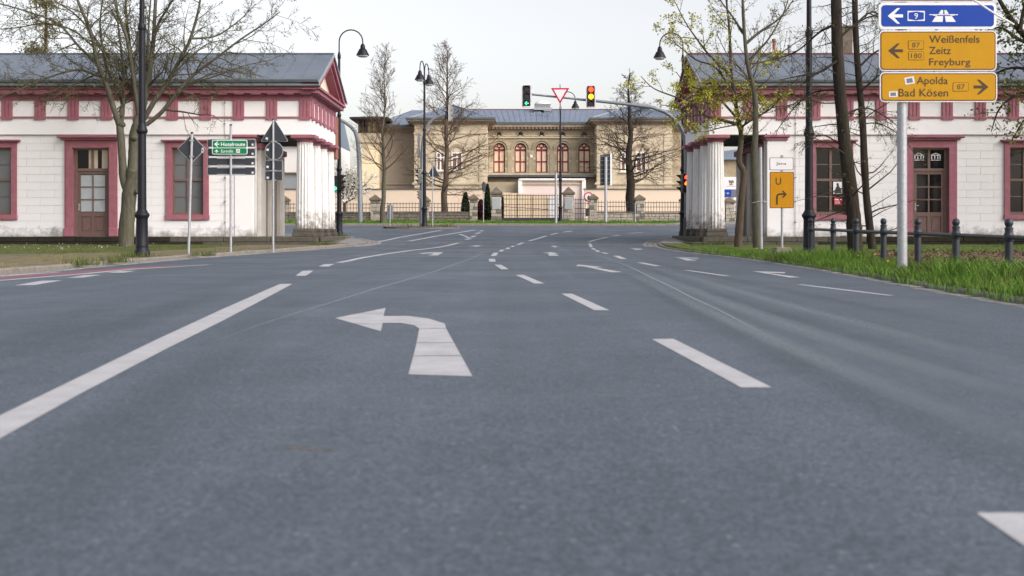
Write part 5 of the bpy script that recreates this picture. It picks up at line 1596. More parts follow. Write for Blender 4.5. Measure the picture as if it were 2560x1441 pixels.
for yy in (354, 400, 427.5, 451): MB().box(X_(679), X_(690), YE - .035, YE + .03, Z_(yy + 1.4), Z_(yy - 1.4)).build('clamp', 'galvanised', t)
# right: bare pole, detour sign with concrete foot
YG = 32.5
t = pole_sign('bare_pole', 1903, 625, 367, YG, .045, 'bare grey sign pole beside the slim tree trunks', 'pole', lean=-2)
MB().tube([at(1880, 508, YG), at(1895, 504.5, YG - .05), at(1912, 504, YG - .05), at(1918, 506, YG)], .012, 5).build('tie_wire', 'galvanised', t)
YJ = 28.0
t = pole_sign('detour_sign', 1955, 622, 391, YJ, .028, 'orange detour sign below a white place name plate', 'sign')
X_ = lambda v: sx(v, YJ - .04)
Z_ = lambda v: sz(v, YJ - .04)
Yj = YJ - .04
a = MB().prism(rr(X_(1924), X_(1983.5), Z_(426), Z_(394.5), .03), Yj, Yj + .012).build('name_plate', 'sign_ink_red', t, recalc=True)
MB().prism(rr(X_(1925.3), X_(1982.2), Z_(424.7), Z_(395.8), .025), Yj - .004, Yj).build('plate_face', 'sign_white', a, recalc=True)
text('Jena', X_(1940), X_(1965.5), Z_(415), Z_(405.5), Yj - .007, 'sign_ink', a)
a = MB().prism(rr(X_(1924.5), X_(1984.5), Z_(521), Z_(430), .03), Yj, Yj + .012).build('detour_plate', 'sign_ink_red', t, recalc=True)
MB().prism(rr(X_(1926), X_(1983), Z_(519.5), Z_(431.5), .025), Yj - .004, Yj).build('plate_face', 'sign_orange', a, recalc=True)
text('U', X_(1939), X_(1952.5), Z_(462.5), Z_(445), Yj - .007, 'sign_ink', a, bold=.01)
ar = MB()
bend = [(1942.3, 512)] + [(1942.3, 494)] + [(1949.3 - 7 * math.cos(R(q)), 487 + 0 - 0 * q) for q in ()]
ar.box(X_(1940.2), X_(1944.6), Yj - .007, Yj - .004, Z_(512), Z_(493))
ar.ring((X_(1949.6), Z_(493)), X_(1949.6) - X_(1944.6), X_(1949.6) - X_(1940.2), Yj - .007, Yj - .004, 8, 90, 180)
ar.box(X_(1949.6), X_(1962), Yj - .007, Yj - .004, Z_(488), Z_(483.6))
ar.prism([(X_(1954), Z_(477.5)), (X_(1958.5), Z_(477.5)), (X_(1967), Z_(486)), (X_(1958.5), Z_(495)), (X_(1954), Z_(495)), (X_(1961), Z_(486))], Yj - .008, Yj - .0045)
ar.build('arrow', 'sign_ink', a)
for yy in (391, 428): MB().box(X_(1952), X_(1957.5), Yj - .0, Yj + .06, Z_(yy + 2), Z_(yy - 2)).build('clamp', 'galvanised', t)
ft = MB().bbox(sx(1934, YJ), sx(1975, YJ), YJ - .25, YJ + .25, sz(633, YJ), sz(624, YJ), .015).bbox(sx(1937, YJ), sx(1972, YJ), YJ - .22, YJ + .22, sz(624.2, YJ), sz(619, YJ), .015)
ft.build('foot_block', 'concrete', t)
# big direction sign
YS = 17.0
t = thing('direction_sign', (sx(2255, YS), YS, KH), 'tall yellow and blue direction sign on a thick grey pole', 'sign')
MB().tube([(sx(2256, YS), YS, KH - .15), (sx(2254, YS), YS, 4.4)], .068, 18).build('pole', 'galvanised', t, smooth=True)
Yf = YS - .09
X_ = lambda v: sx(v, Yf)
Z_ = lambda v: sz(v, Yf)
def dpanel(x0, x1, y0, y1, field, border, frame=2.2, inner=2.2, nm='panel'):
    p = MB().prism(rr(X_(x0), X_(x1), Z_(y1), Z_(y0), .07), Yf, Yf + .02).build(nm, 'sign_white', t, recalc=True)
    f_ = frame
    if border:
        MB().prism(rr(X_(x0 + f_), X_(x1 - f_), Z_(y1 - f_), Z_(y0 + f_), .055), Yf - .003, Yf).build('border', border, p, recalc=True)
        f_ += inner
    MB().prism(rr(X_(x0 + f_), X_(x1 - f_), Z_(y1 - f_), Z_(y0 + f_), .045), Yf - .006, Yf - .003 + .0029).build('field', field, p, recalc=True)
    return p
dpanel(2197, 2489, -70, 4.5, 'sign_brown', None, 2.5)
p = dpanel(2197, 2491, 7, 73, 'sign_blue', None, 6.5)
L = Yf - .009
MB().prism(arrow_poly(2219, 2257, 21, 60, Yf, 'left'), L, L + .002).build('arrow', 'sign_white', p, recalc=True)
m = MB()
hexo = [(2269, 29), (2274, 28), (2290, 30.5), (2306, 28), (2311, 28.5), (2311, 53), (2306, 52.5), (2290, 54), (2274, 52.5), (2269, 53)]
m.prism([(X_(a_), Z_(b_)) for a_, b_ in ((2268.5, 28), (2311.5, 28), (2311.5, 53), (2268.5, 53))], L, L + .002)
ob = m.build('road_number_frame', 'sign_white', p, recalc=True)
MB().prism([(X_(a_), Z_(b_)) for a_, b_ in ((2271, 32), (2290, 29.5), (2309, 32), (2309, 49), (2290, 51.5), (2271, 49))], L - .002, L).build('road_number_field', 'sign_blue', p, recalc=True)
text('9', X_(2285.5), X_(2294), Z_(48), Z_(33.5), L - .004, 'sign_white', p)
for poly in (((2329.5, 55.5), (2356, 55.5), (2357, 41), (2339, 41)), ((2364, 55.5), (2389, 55.5), (2379, 41), (2361.5, 41)), ((2346, 35.5), (2357, 35.5), (2357.5, 26), (2352, 26)), ((2361, 35.5), (2371, 35.5), (2365, 26), (2360, 26)),
             ((2323, 38.5), (2394, 38.5), (2394, 36.5), (2323, 36.5)), ((2332, 40), (2342, 39.8), (2342, 38.6), (2332, 38.6)), ((2376, 40), (2386, 39.8), (2386, 38.6), (2376, 38.6))):
    MB().prism([(X_(a_), Z_(b_)) for a_, b_ in poly], L - .001, L + .002).build('motorway_symbol', 'sign_white', p, recalc=True)
def num_box(p, txt, x0, x1, y0, y1, tx0, tx1):
    MB().prism(rr(X_(x0), X_(x1), Z_(y1), Z_(y0), .015), L, L + .002).build('number_frame', 'sign_ink', p, recalc=True)
    MB().prism(rr(X_(x0 + 1), X_(x1 - 1), Z_(y1 - 1), Z_(y0 + 1), .012), L - .002, L).build('number_field', 'sign_yellow', p, recalc=True)
    text(txt, X_(tx0), X_(tx1), Z_(y1 - 4.7), Z_(y0 + 4.7), L - .004, 'sign_ink', p)
p = dpanel(2198, 2491.5, 77, 178, 'sign_yellow', 'sign_brown', 2.4, 3.0)
MB().prism(arrow_poly(2220, 2257, 109, 146, Yf, 'left'), L, L + .002).build('arrow', 'sign_ink', p, recalc=True)
num_box(p, '87', 2270, 2309, 102.3, 124.3, 2279.5, 2299)
num_box(p, '180', 2270.5, 2309.5, 129, 151, 2277, 2303.5)
for tx, x1, yb, yt in (('Weißenfels', 2448.5, 107.8, 89), ('Zeitz', 2377, 136, 117.7), ('Freyburg', 2425.5, 169.5, 146.5)):
    text(tx, X_(2322.5), X_(x1), Z_(yb), Z_(yt), L, 'sign_ink', p, bold=.006)
p = dpanel(2200, 2493, 181, 255.5, 'sign_yellow', 'sign_brown', 2.4, 3.0)
text('Apolda', X_(2291), X_(2369), Z_(217), Z_(192.5), L, 'sign_ink', p, bold=.006)
text('Bad Kösen', X_(2246), X_(2370), Z_(242), Z_(222.5), L, 'sign_ink', p, bold=.006)
num_box(p, '87', 2381.5, 2421, 206.5, 229, 2391.5, 2411)
MB().prism(arrow_poly(2434, 2471, 199.5, 236.5, Yf, 'right'), L, L + .002).build('arrow', 'sign_ink', p, recalc=True)
sticker(p, 2262, 2286, 193, 211, Yf - .007, R(10))
sticker(p, 2222, 2244, 229, 243, Yf - .007, R(2))
for xx in (2240, 2340, 2440): MB().box(X_(xx), X_(xx + 6), Yf + .021, Yf + .05, Z_(252), Z_(-60)).build('bracket', 'galvanised', t)
MB().tube([at(2380, -40, Yf - .35), at(2434, 0, Yf - .38), at(2492, 38, Yf - .38), at(2535, 62, Yf - .36)], .013, 6).build('lamp_bracket', 'sign_white', t)
# far signs
def far_sign(name, px, ybase, ytop, Y, label, r_=.03):
    return pole_sign(name, px, ybase, ytop, Y, r_, label, zbase=g(Y) + .06)
t = far_sign('triangle_sign', 1081.5, 568, 410, 59.2, 'dark back of a triangle sign on the traffic island')
plate_poly(t, [(sx(1066, 59.2), sz(443, 59.2)), (sx(1101, 59.2), sz(443, 59.2)), (sx(1083.5, 59.2), sz(411, 59.2))], 59.22, rim=.02)
sticker(t, 1072, 1075, 436, 440, 59.225, 0, False)
t = far_sign('square_sign', 975, 567, 512, 63.0, 'small grey square sign back on a low pole by the pale trunk')
plate_poly(t, rr(sx(967, 63), sx(982, 63), sz(547, 63), sz(513, 63), .02), 63.02, m='galv_dark')
t = far_sign('narrow_round_sign', 1208.5, 555, 456, 73.5, 'round sign seen nearly edge on beside the evergreen hedge')
cc = at(1209.5, 467, 73.5); es = MB().disc((0, 0), .30, -.015, .015, 24); ang = R(70)
es.v = [(cc.x + v[0] * math.cos(ang) - v[1] * math.sin(ang), cc.y - .05 + v[0] * math.sin(ang) + v[1] * math.cos(ang), cc.z + v[2]) for v in es.v]
es.build('plate', 'sign_back', t)
t = far_sign('plain_post', 1390, 563, 431, 72.4, 'plain grey post without a sign in front of the gate', .075)
t = far_sign('board_sign', 1514.5, 553, 392, 73.5, 'tall dark sign board back with pale edge on a grey pole', .09)
cz0, cz1 = sz(464, 73.4), sz(385, 73.4)
bd = MB().prism([(sx(1501, 73.4), cz0), (sx(1529, 73.4), cz0 + .08), (sx(1529, 73.4), cz1 + .03), (sx(1501, 73.4), cz1 - .05)], 73.62, 73.66).build('board', 'sign_back', t, recalc=True)
MB().box(sx(1526, 73.4), sx(1530.5, 73.4), 73.55, 73.60, cz0, cz1 + .03).build('side_edge', 'sign_white', bd)
for k in range(7):
    zz = cz0 + .15 + (cz1 - cz0 - .3) * k / 6
    MB().box(sx(1502, 73.4), sx(1525, 73.4), 73.60, 73.62, zz, zz + .035).build('rib', 'galv_dark', bd)
t = far_sign('small_sign', 1588, 562, 508, 72.6, 'small narrow dark sign on a thin pole before the fence pier')
plate_poly(t, rr(sx(1584, 72.6), sx(1592.5, 72.6), sz(537, 72.6), sz(509, 72.6), .02), 72.62)

# ================================================================== RAILING
RX = 6.25
posts = [25.0, 23.25, 21.7, 20.1, 18.4, 16.82, 15.03, 13.3, 11.6]
rail = thing('railing', (RX, 18.5, KH), 'dark grey post and rail barrier along the right verge', 'railing')
tops = []
for y in posts:
    zt = .765 + (y - 15) * .0125
    tops.append(zt)
    p = MB().lathe([(.05, -.3), (.05, zt - .135), (.056, zt - .13), (.056, zt - .118), (.046, zt - .112), (.036, zt - .10), (.05, zt - .075), (.054, zt - .05), (.045, zt - .018), (.022, zt)], (RX, y, 0), 14).build('post', 'rail_grey', rail, smooth=True)
    MB().lathe([(.054, zt - .29), (.062, zt - .27), (.062, zt - .20), (.054, zt - .18)], (RX, y, 0), 14).build('sleeve', 'rail_grey', p, smooth=True)
for a in range(len(posts) - 1):
    MB().tube([(RX, posts[a] - .05, tops[a] - .235), (RX, posts[a + 1] + .05, tops[a + 1] - .235)], .028, 10).build('rail', 'rail_grey', rail, smooth=True)
# ================================================================== TREES
class Tree:
    """grows tubes (trunk, branches, twigs) and leaf faces as plain arrays"""
    def __init__(s, seed): s.r = random.Random(seed); s.np = np.random.default_rng(seed); s.t = {0: [], 1: [], 2: []}; s.tips = []; s.tiplvl = 2
    def tube(s, pts, rad, lvl): s.t[min(lvl, 2)].append((pts, rad))
    def rdir(s, d, ang):
        o = d.orthogonal().normalized(); o.rotate(Matrix.Rotation(s.r.uniform(0, 2 * math.pi), 3, d))
        return (d * math.cos(ang) + o * math.sin(ang)).normalized()
    def grow(s, p, d, L, r, lvl, last, trop=.08, kids=(8, 6, 4), ang=(35, 60), wob=.16, ratio=.5, rmin=.004, flat=1.0):
        n = max(3, min(9, int(L / .28)))
        pts = [p.copy()]; rad = [r]
        for i in range(n):
            d = (d + Vector((s.r.gauss(0, wob), s.r.gauss(0, wob), s.r.gauss(0, wob * .7) + trop))).normalized()
            pts.append(pts[-1] + d * (L / n)); rad.append(max(rmin * .6, r * (1 - .82 * (i + 1) / n)))
        s.tube(pts, rad, lvl)
        s.sprout(pts, rad, L, lvl, last, trop, kids, ang, wob, ratio, rmin)
        if lvl >= min(last, s.tiplvl): s.tips.append(pts)
    def sprout(s, pts, rad, L, lvl, last, trop, kids, ang, wob, ratio, rmin, t0=.18):
        if lvl >= last: return
        nk = kids[min(lvl, len(kids) - 1)]
        for k in range(nk):
            t = t0 + (1 - t0) * (k + s.r.random()) / nk
            f = t * (len(pts) - 1); i = min(int(f), len(pts) - 2); q = f - i
            p = pts[i].lerp(pts[i + 1], q); rr_ = rad[i] + (rad[i + 1] - rad[i]) * q
            d = (pts[i + 1] - pts[i]).normalized()
            dd = s.rdir(d, R(s.r.uniform(*ang)))
            LL = L * ratio * (1.15 - .6 * t) * s.r.uniform(.7, 1.25)
            if LL > .07:
                s.grow(p, dd, LL, max(rmin, min(rr_ * s.r.uniform(.42, .62), LL * .016)), lvl + 1, last, trop, kids, ang, wob, ratio, rmin)
    def limb(s, pix, Y, r0, r1, last, depth=0.0, lvl=0, sprout=True, wig=.12, **kw):
        """a main limb drawn through photo pixels, bowed in depth"""
        pts = []
        n = len(pix)
        ph = s.r.uniform(0, 6)
        for i, (x, y) in enumerate(pix):
            t = i / max(1, n - 1)
            pts.append(at(x, y, Y + depth * t + wig * math.sin(ph + 3 * t) * t))
        fine = []; rad = []
        for i in range(n - 1):
            a = pts[max(i - 1, 0)]; b = pts[i]; c = pts[i + 1]; d = pts[min(i + 2, n - 1)]
            for k in range(4):
                u = k / 4
                fine.append(.5 * ((2 * b) + (c - a) * u + (2 * a - 5 * b + 4 * c - d) * u * u + (3 * b - a - 3 * c + d) * u ** 3))
        fine.append(pts[-1])
        m = len(fine)
        rad = [r0 + (r1 - r0) * i / (m - 1) for i in range(m)]
        s.tube(fine, rad, lvl)
        if sprout:
            L = sum((fine[i + 1] - fine[i]).length for i in range(m - 1))
            P = dict(trop=.05, kids=(9, 7, 5), ang=(30, 65), wob=.16, ratio=.42, rmin=.0045, t0=.15); P.update(kw)
            s.sprout(fine, rad, kw.pop('Lref', L), lvl, last, P['trop'], P['kids'], P['ang'], P['wob'], P['ratio'], P['rmin'], P['t0'])
        return fine
    def mesh(s, name, lst, sides, m, parent):
        mb = MB()
        V = []; Fc = []
        base = 0
        for pts, rad in lst:
            n = sides(rad[0])
            P = np.array([p[:] for p in pts]); k = len(P)
            T = np.empty_like(P); T[1:-1] = P[2:] - P[:-2]; T[0] = P[1] - P[0]; T[-1] = P[-1] - P[-2]
            T /= np.maximum(np.linalg.norm(T, axis=1, keepdims=True), 1e-9)
            ref = np.array([.31, .87, .12]) if abs(T[0, 1]) < .8 else np.array([.9, .1, .2])
            U = np.cross(T, ref); U /= np.maximum(np.linalg.norm(U, axis=1, keepdims=True), 1e-9)
            W = np.cross(T, U)
            a = np.arange(n) * 2 * math.pi / n
            ring = P[:, None, :] + (U[:, None, :] * np.cos(a)[None, :, None] + W[:, None, :] * np.sin(a)[None, :, None]) * np.array(rad)[:, None, None]
            if n == 12:
                cen = P[:, None, :]
                ring = cen + (ring - cen) * (1 + .05 * np.sin(3 * a + .7)[None, :, None] + s.np.normal(0, .045, (k, n, 1)))
            V.append(ring.reshape(-1, 3))
            i0 = (np.arange(k - 1)[:, None] * n + np.arange(n)[None, :]).ravel()
            i1 = (np.arange(k - 1)[:, None] * n + ((np.arange(n) + 1) % n)[None, :]).ravel()
            Fc.append(np.stack([i0, i1, i1 + n, i0 + n], 1) + base)
            base += k * n
        return fast_mesh(name, np.concatenate(V), np.concatenate(Fc), m, parent, True)
    def build(s, name, loc, label, bark, twig, leaf=None, lsize=.05, lper=3, group=None, lspread=.06, cat='tree', leaf_w=.6, leaf_from=.3, cluster=1):
        root = thing(name, loc, label, cat, group)
        s.mesh('trunk', s.t[0], lambda r: 12 if r > .09 else 8, bark, root)
        cr = None
        if s.t[1]: cr = s.mesh('crown', s.t[1], lambda r: 5, twig, root)
        if s.t[2]: tag(s.mesh('twigs', s.t[2], lambda r: 3, twig, cr or root), kind='stuff')
        if leaf and s.tips:
            C = []
            for pts in s.tips:
                for _ in range(lper):
                    t = s.r.uniform(leaf_from, 1) * (len(pts) - 1); i = min(int(t), len(pts) - 2)
                    p = pts[i].lerp(pts[i + 1], t - i)
                    C.append(p[:])
            C = np.repeat(np.array(C), cluster, 0)
            C = C + s.np.normal(0, lspread, C.shape)
            tag(leaves('leaves', C, lsize, leaf, cr or root, s.np, leaf_w), kind='stuff')
        return root
def fast_mesh(name, V, Q, m, parent, smooth=False):
    o = OFF[parent.name] if parent is not None else Vector((0, 0, 0))
    me = bpy.data.meshes.new(name)
    V = (V - np.array([o.x, o.y, o.z])).astype(np.float32)
    nv, nf, k = len(V), len(Q), Q.shape[1]
    me.vertices.add(nv); me.vertices.foreach_set('co', V.ravel())
    me.loops.add(nf * k); me.loops.foreach_set('vertex_index', Q.astype(np.int32).ravel())
    me.polygons.add(nf); me.polygons.foreach_set('loop_start', np.arange(nf, dtype=np.int32) * k)
    me.update(calc_edges=True)
    me.validate()
    if smooth: me.polygons.foreach_set('use_smooth', [True] * len(me.polygons))
    return wrap(name, me, m, parent)
def leaves(name, C, size, m, parent, rg, wfac=.6):
    n = len(C)
    A = rg.normal(0, 1, (n, 3)); A /= np.linalg.norm(A, axis=1, keepdims=True)
    B = rg.normal(0, 1, (n, 3)); B -= A * (A * B).sum(1, keepdims=True); B /= np.linalg.norm(B, axis=1, keepdims=True)
    sz_ = size * rg.uniform(.55, 1.3, (n, 1))
    V = np.stack([C - A * sz_, C + B * sz_ * wfac, C + A * sz_, C - B * sz_ * wfac], 1).reshape(-1, 3)
    Q = np.arange(n * 4).reshape(-1, 4)
    return fast_mesh(name, V, Q, m, parent)

# ---- forked linden left of the road
Yt = 36.0
T = Tree(3); T.tiplvl = 3
T.limb([(315, 618), (318, 560), (323, 500), (330, 450), (335, 425)], Yt, .235, .185, 3, sprout=False)
kw = dict(kids=(17, 8, 5), ratio=.37, trop=.01, ang=(28, 72), wob=.18, rmin=.0062)
T.limb([(322, 480), (311, 455), (306, 403), (302, 340), (300, 316)], Yt, .13, .105, 3, -.1, sprout=False)
T.limb([(333, 430), (335, 380), (336, 340), (343, 310), (348, 290)], Yt, .17, .12, 3, .1, sprout=False)
T.limb([(300, 318), (292, 296), (265, 209), (243, 155), (228, 83), (194, 0), (180, -60)], Yt, .095, .03, 3, -1.0, **kw)
T.limb([(302, 316), (307, 272), (300, 240), (277, 194), (262, 150), (250, 60), (262, -30)], Yt, .07, .02, 3, .9, **kw)
T.limb([(302, 290), (308, 255), (310, 200), (305, 140), (296, 70), (290, -20)], Yt, .06, .02, 3, .2, **kw)
T.limb([(348, 292), (335, 204), (321, 112), (305, 60), (292, 29), (282, -50)], Yt, .075, .025, 3, -.6, **kw)
T.limb([(346, 296), (338, 220), (325, 120), (316, 40), (312, -50)], Yt, .07, .025, 3, .8, **kw)
T.limb([(352, 300), (368, 219), (378, 150), (384, 97), (389, 0), (392, -60)], Yt, .10, .035, 3, .3, **kw)
T.limb([(382, 110), (396, 60), (420, 20), (450, -30)], Yt, .05, .02, 3, -.6, **kw)
T.limb([(356, 305), (385, 255), (423, 199), (455, 140), (476, 97), (495, 30), (505, -30)], Yt, .085, .025, 3, -.9, **kw)
T.limb([(366, 312), (400, 285), (430, 250), (462, 209), (500, 175), (535, 150), (600, 100), (660, 60), (700, 30)], Yt, .075, .014, 3, -.5, **kw)
T.limb([(440, 240), (480, 210), (540, 190), (610, 165), (680, 150)], Yt, .04, .010, 3, 1.2, **kw)
T.limb([(476, 97), (540, 90), (600, 50), (640, 10)], Yt - .9, .035, .010, 3, .7, **kw)
T.limb([(420, 200), (470, 150), (520, 110), (570, 100)], Yt - .4, .03, .010, 3, .6, **kw)
T.limb([(258, 195), (243, 190), (194, 175), (121, 194), (60, 220), (0, 243), (-50, 255)], Yt, .045, .012, 3, -1.0, **kw)
T.limb([(243, 155), (200, 120), (146, 60), (70, 30), (0, 10), (-60, 0)], Yt - .3, .045, .014, 3, -.6, **kw)
T.limb([(272, 145), (240, 100), (214, 63), (180, 30), (146, 8), (100, -30)], Yt, .045, .012, 3, .8, **kw)
T.limb([(236, 120), (180, 75), (110, 60), (40, 70), (-30, 75)], Yt - .4, .03, .010, 3, 1.2, **kw)
T.limb([(250, 180), (190, 210), (120, 235), (50, 250)], Yt, .025, .008, 3, .9, **kw)
T.limb([(349, 300), (356, 240), (366, 170), (372, 60), (380, -40)], Yt, .06, .02, 3, 1.3, **kw)
print('linden tips', len(T.tips))
lin = T.build('linden_tree', (sx(315, Yt), Yt, .2), 'large forked budding tree in front of the left gatehouse', 'bark_grey', 'twig', 'bud_green', .027, 1, lspread=.05)
# small knots where boughs were sawn off
for x, y, q in ((305, 312, .12), (330, 430, .14), (336, 345, .12), (344, 480, .10)):
    c = at(x, y, Yt - .12)
    MB().lathe([(q * .2, -q * .8), (q * .8, -q * .5), (q, 0), (q * .75, q * .5), (q * .2, q * .7)], c, 9).build('knot', 'bark_grey', lin, smooth=True)

# ---- slim leafy maple and its neighbour in front of the right portico
Ym_ = 35.6
T = Tree(8)
T.limb([(1842, 645), (1845, 616), (1849, 560), (1853, 509), (1860, 435), (1848, 404), (1853, 353), (1852, 327), (1846, 300), (1838, 250), (1828, 180), (1824, 83), (1816, 0), (1812, -60)], Ym_, .13, .02, 2, .2, kids=(16, 7, 4), ratio=.20, trop=.08, t0=.42, ang=(35, 65))
kw = dict(kids=(9, 6, 3), ratio=.34, trop=.07, ang=(30, 65))
T.limb([(1843, 311), (1802, 300), (1757, 286), (1738, 266), (1691, 244), (1635, 222), (1602, 191)], Ym_, .055, .010, 2, -.8, **kw)
T.limb([(1846, 300), (1800, 250), (1760, 225), (1720, 215), (1690, 180)], Ym_, .04, .010, 2, .6, **kw)
T.limb([(1830, 194), (1774, 139), (1740, 95), (1713, 55), (1685, 0)], Ym_, .04, .010, 2, -.5, **kw)
T.limb([(1838, 240), (1790, 170), (1740, 150), (1690, 110), (1660, 90)], Ym_, .035, .008, 2, .4, **kw)
T.limb([(1850, 320), (1880, 300), (1930, 270), (1960, 230)], Ym_, .035, .010, 2, -.5, **kw)
T.limb([(1838, 250), (1880, 200), (1900, 150), (1930, 130)], Ym_, .03, .008, 2, .5, **kw)
T.limb([(1757, 286), (1720, 290), (1690, 270), (1650, 262)], Ym_ - .4, .025, .008, 2, .2, **kw)
T.limb([(1840, 262), (1800, 225), (1770, 210), (1735, 240)], Ym_, .03, .008, 2, .3, **kw)
T.limb([(1838, 240), (1810, 215), (1790, 250), (1750, 262)], Ym_, .025, .008, 2, -.6, **kw)
T.limb([(1840, 255), (1870, 235), (1900, 250), (1925, 262)], Ym_, .022, .007, 2, -.4, **kw)
T.limb([(1846, 312), (1800, 320), (1760, 330), (1725, 322)], Ym_, .02, .007, 2, -.4, **kw)
print('maple tips', len(T.tips))
T.build('maple_tree', (sx(1845, Ym_), Ym_, .2), 'slim crooked tree with lime green young leaves before the right portico', 'bark_brown', 'twig', 'leaf_lime', .036, 3, lspread=.05, cluster=4, leaf_from=.5)
T = Tree(9)
Yn_ = 34.6
T.limb([(1895, 650), (1893, 622), (1890, 540), (1889, 475), (1886, 387), (1889, 320), (1888, 250), (1882, 211), (1868, 155), (1860, 69), (1857, 0), (1856, -60)], Yn_, .135, .03, 2, .0, kids=(26, 7, 4), ratio=.17, trop=.05, t0=.42, ang=(35, 70))
kw = dict(kids=(16, 8, 5), ratio=.36, trop=.0, ang=(30, 62), rmin=.0055)
T.limb([(1864, 110), (1900, 80), (1950, 45), (1990, -10)], Yn_, .05, .012, 2, .3, **kw)
T.limb([(1872, 150), (1920, 100), (1960, 30), (1975, -20)], Yn_, .035, .010, 2, -.5, **kw)
T.limb([(1862, 90), (1830, 40), (1800, 0), (1780, -40)], Yn_, .035, .010, 2, .4, **kw)
T.limb([(1884, 215), (1850, 170), (1820, 140), (1790, 80)], Yn_, .03, .008, 2, -.5, **kw)
T.limb([(1888, 300), (1930, 270), (1985, 260), (2040, 210)], Yn_, .022, .008, 2, -.5, **kw)
T.limb([(1868, 160), (1925, 150), (1985, 110), (2050, 70)], Yn_, .025, .008, 2, .4, **kw)
T.build('slim_tree', (sx(1893, Yn_), Yn_, .2), 'slim upright bare trunk just right of the lime leaved tree', 'bark_grey', 'twig_brown', 'bud_green', .03, 1, lspread=.03)
# ---- dark leaning trunks by the railing
T = Tree(12)
Yc = 24.2
T.limb([(2144, 690), (2141, 662), (2139, 620), (2134, 540), (2129, 487), (2115, 379), (2104, 270), (2094, 135), (2091, 0), (2090, -70)], Yc, .165, .10, 3, .2, kids=(34, 9, 5), ratio=.19, trop=-.03, t0=.30, ang=(50, 95), wob=.2)
kw = dict(kids=(16, 9, 5), ratio=.36, trop=-.03, ang=(30, 65), wob=.2, rmin=.0045)
T.limb([(2096, 150), (2050, 180), (2000, 190), (1950, 200)], Yc, .03, .007, 3, -.5, **kw)
T.limb([(2100, 225), (2040, 230), (1990, 265), (1940, 330)], Yc, .028, .006, 3, .5, **kw)
T.limb([(2093, 60), (2050, 80), (1990, 130), (1930, 150)], Yc, .03, .007, 3, .5, **kw)
T.limb([(2094, 100), (2140, 60), (2190, 40), (2260, 60)], Yc, .028, .007, 3, .6, **kw)
T.limb([(2112, 370), (2065, 340), (2035, 345), (2005, 375)], Yc, .018, .005, 3, .3, **kw)
T.limb([(2106, 290), (2160, 270), (2210, 290), (2260, 330)], Yc, .022, .006, 3, .3, **kw)
T.build('dark_tree', (sx(2141, Yc), Yc, .08), 'thick dark leaning trunk behind the railing, with drooping twigs', 'bark_dark', 'twig_dark', 'leaf_olive', .022, 1, lspread=.04)
T = Tree(14)
Yd = 33.0
T.limb([(2184, 660), (2181, 618), (2176, 580), (2164, 460), (2156, 298), (2142, 135), (2137, 0), (2135, -60)], Yd, .125, .07, 3, .3, kids=(34, 9, 5), ratio=.19, trop=-.02, t0=.25, ang=(50, 90), wob=.2)
kw = dict(kids=(15, 9, 5), ratio=.38, trop=-.03, ang=(30, 65), wob=.2, rmin=.005)
T.limb([(2146, 170), (2190, 130), (2230, 120), (2300, 150)], Yd, .035, .008, 3, .4, **kw)
T.limb([(2150, 230), (2185, 200), (2200, 190), (2225, 230)], Yd, .03, .007, 3, -.3, **kw)
T.limb([(2140, 60), (2180, 30), (2220, 50), (2280, 40)], Yd, .03, .007, 3, .3, **kw)
T.limb([(2158, 310), (2200, 310), (2250, 340), (2290, 390)], Yd, .02, .006, 3, .3, **kw)
T.build('dark_tree', (sx(2179, Yd), Yd, .15), 'thinner dark leaning trunk further back, right of the thick one', 'bark_dark', 'twig_dark', 'leaf_olive', .024, 1, lspread=.04)
# ---- tree at the right edge, trunk just outside the picture
T = Tree(17)
Ye_ = 27.0
T.limb([(2690, 660), (2685, 500), (2670, 300), (2660, 100), (2650, -80)], Ye_, .26, .16, 2, 0, sprout=False)
kw = dict(kids=(11, 8, 5), ratio=.34, trop=-.05, ang=(30, 65), wob=.2)
T.limb([(2665, 200), (2600, 130), (2545, 70), (2510, 20), (2480, -40)], Ye_, .10, .03, 3, .2, **kw)
T.limb([(2640, 160), (2590, 120), (2540, 95), (2505, 70), (2470, 75)], Ye_, .06, .012, 3, -.4, **kw)
T.limb([(2670, 260), (2610, 230), (2550, 235), (2500, 270), (2478, 330)], Ye_, .05, .010, 3, .3, **kw)
T.limb([(2672, 300), (2620, 270), (2570, 290), (2530, 350)], Ye_, .045, .010, 3, -.3, **kw)
T.limb([(2668, 220), (2590, 180), (2530, 170), (2480, 190), (2440, 220)], Ye_, .045, .010, 3, .5, **kw)
T.limb([(2550, 75), (2560, 20), (2575, -30)], Ye_, .05, .02, 3, .3, **kw)
T.build('overhanging_tree', (sx(2690, Ye_), Ye_, .1), 'dark boughs with small olive leaves hanging in at the right edge', 'bark_dark', 'twig_dark', 'leaf_olive', .045, 2, lspread=.08, leaf_from=.1)

# ---- unseen trees on the right; those nearest the house are added to shade it
def shade_tree(seed, x, y, h, label):
    T = Tree(seed)
    b = Vector((x, y, g(y)))
    tr = [b + Vector((T.r.gauss(0, .06), T.r.gauss(0, .06), h * i / 10)) for i in range(11)]
    rad = [.24 * (1 - .085 * i) for i in range(11)]
    T.tube(tr, rad, 0)
    for k in range(26):
        t = .28 + .72 * (k + T.r.random()) / 26; i = min(int(t * 10), 9); a_ = T.r.uniform(0, 6.28); el = R(T.r.uniform(5, 55))
        T.grow(tr[i].copy(), Vector((math.cos(a_) * math.cos(el), math.sin(a_) * math.cos(el), math.sin(el))), 3.4 * (1.2 - .6 * t), .06, 1, 3, .0, (0, 9, 5), (28, 62), .16, .42, .008)
    T.build('leafing_tree', b[:], label, 'bark_dark', 'twig_dark', 'leaf_olive', .075, 2, lspread=.12, leaf_from=.1)
shade_tree(71, 19.6, 35.6, 10.0, 'unseen leafing tree added before the right gatehouse to shade it')
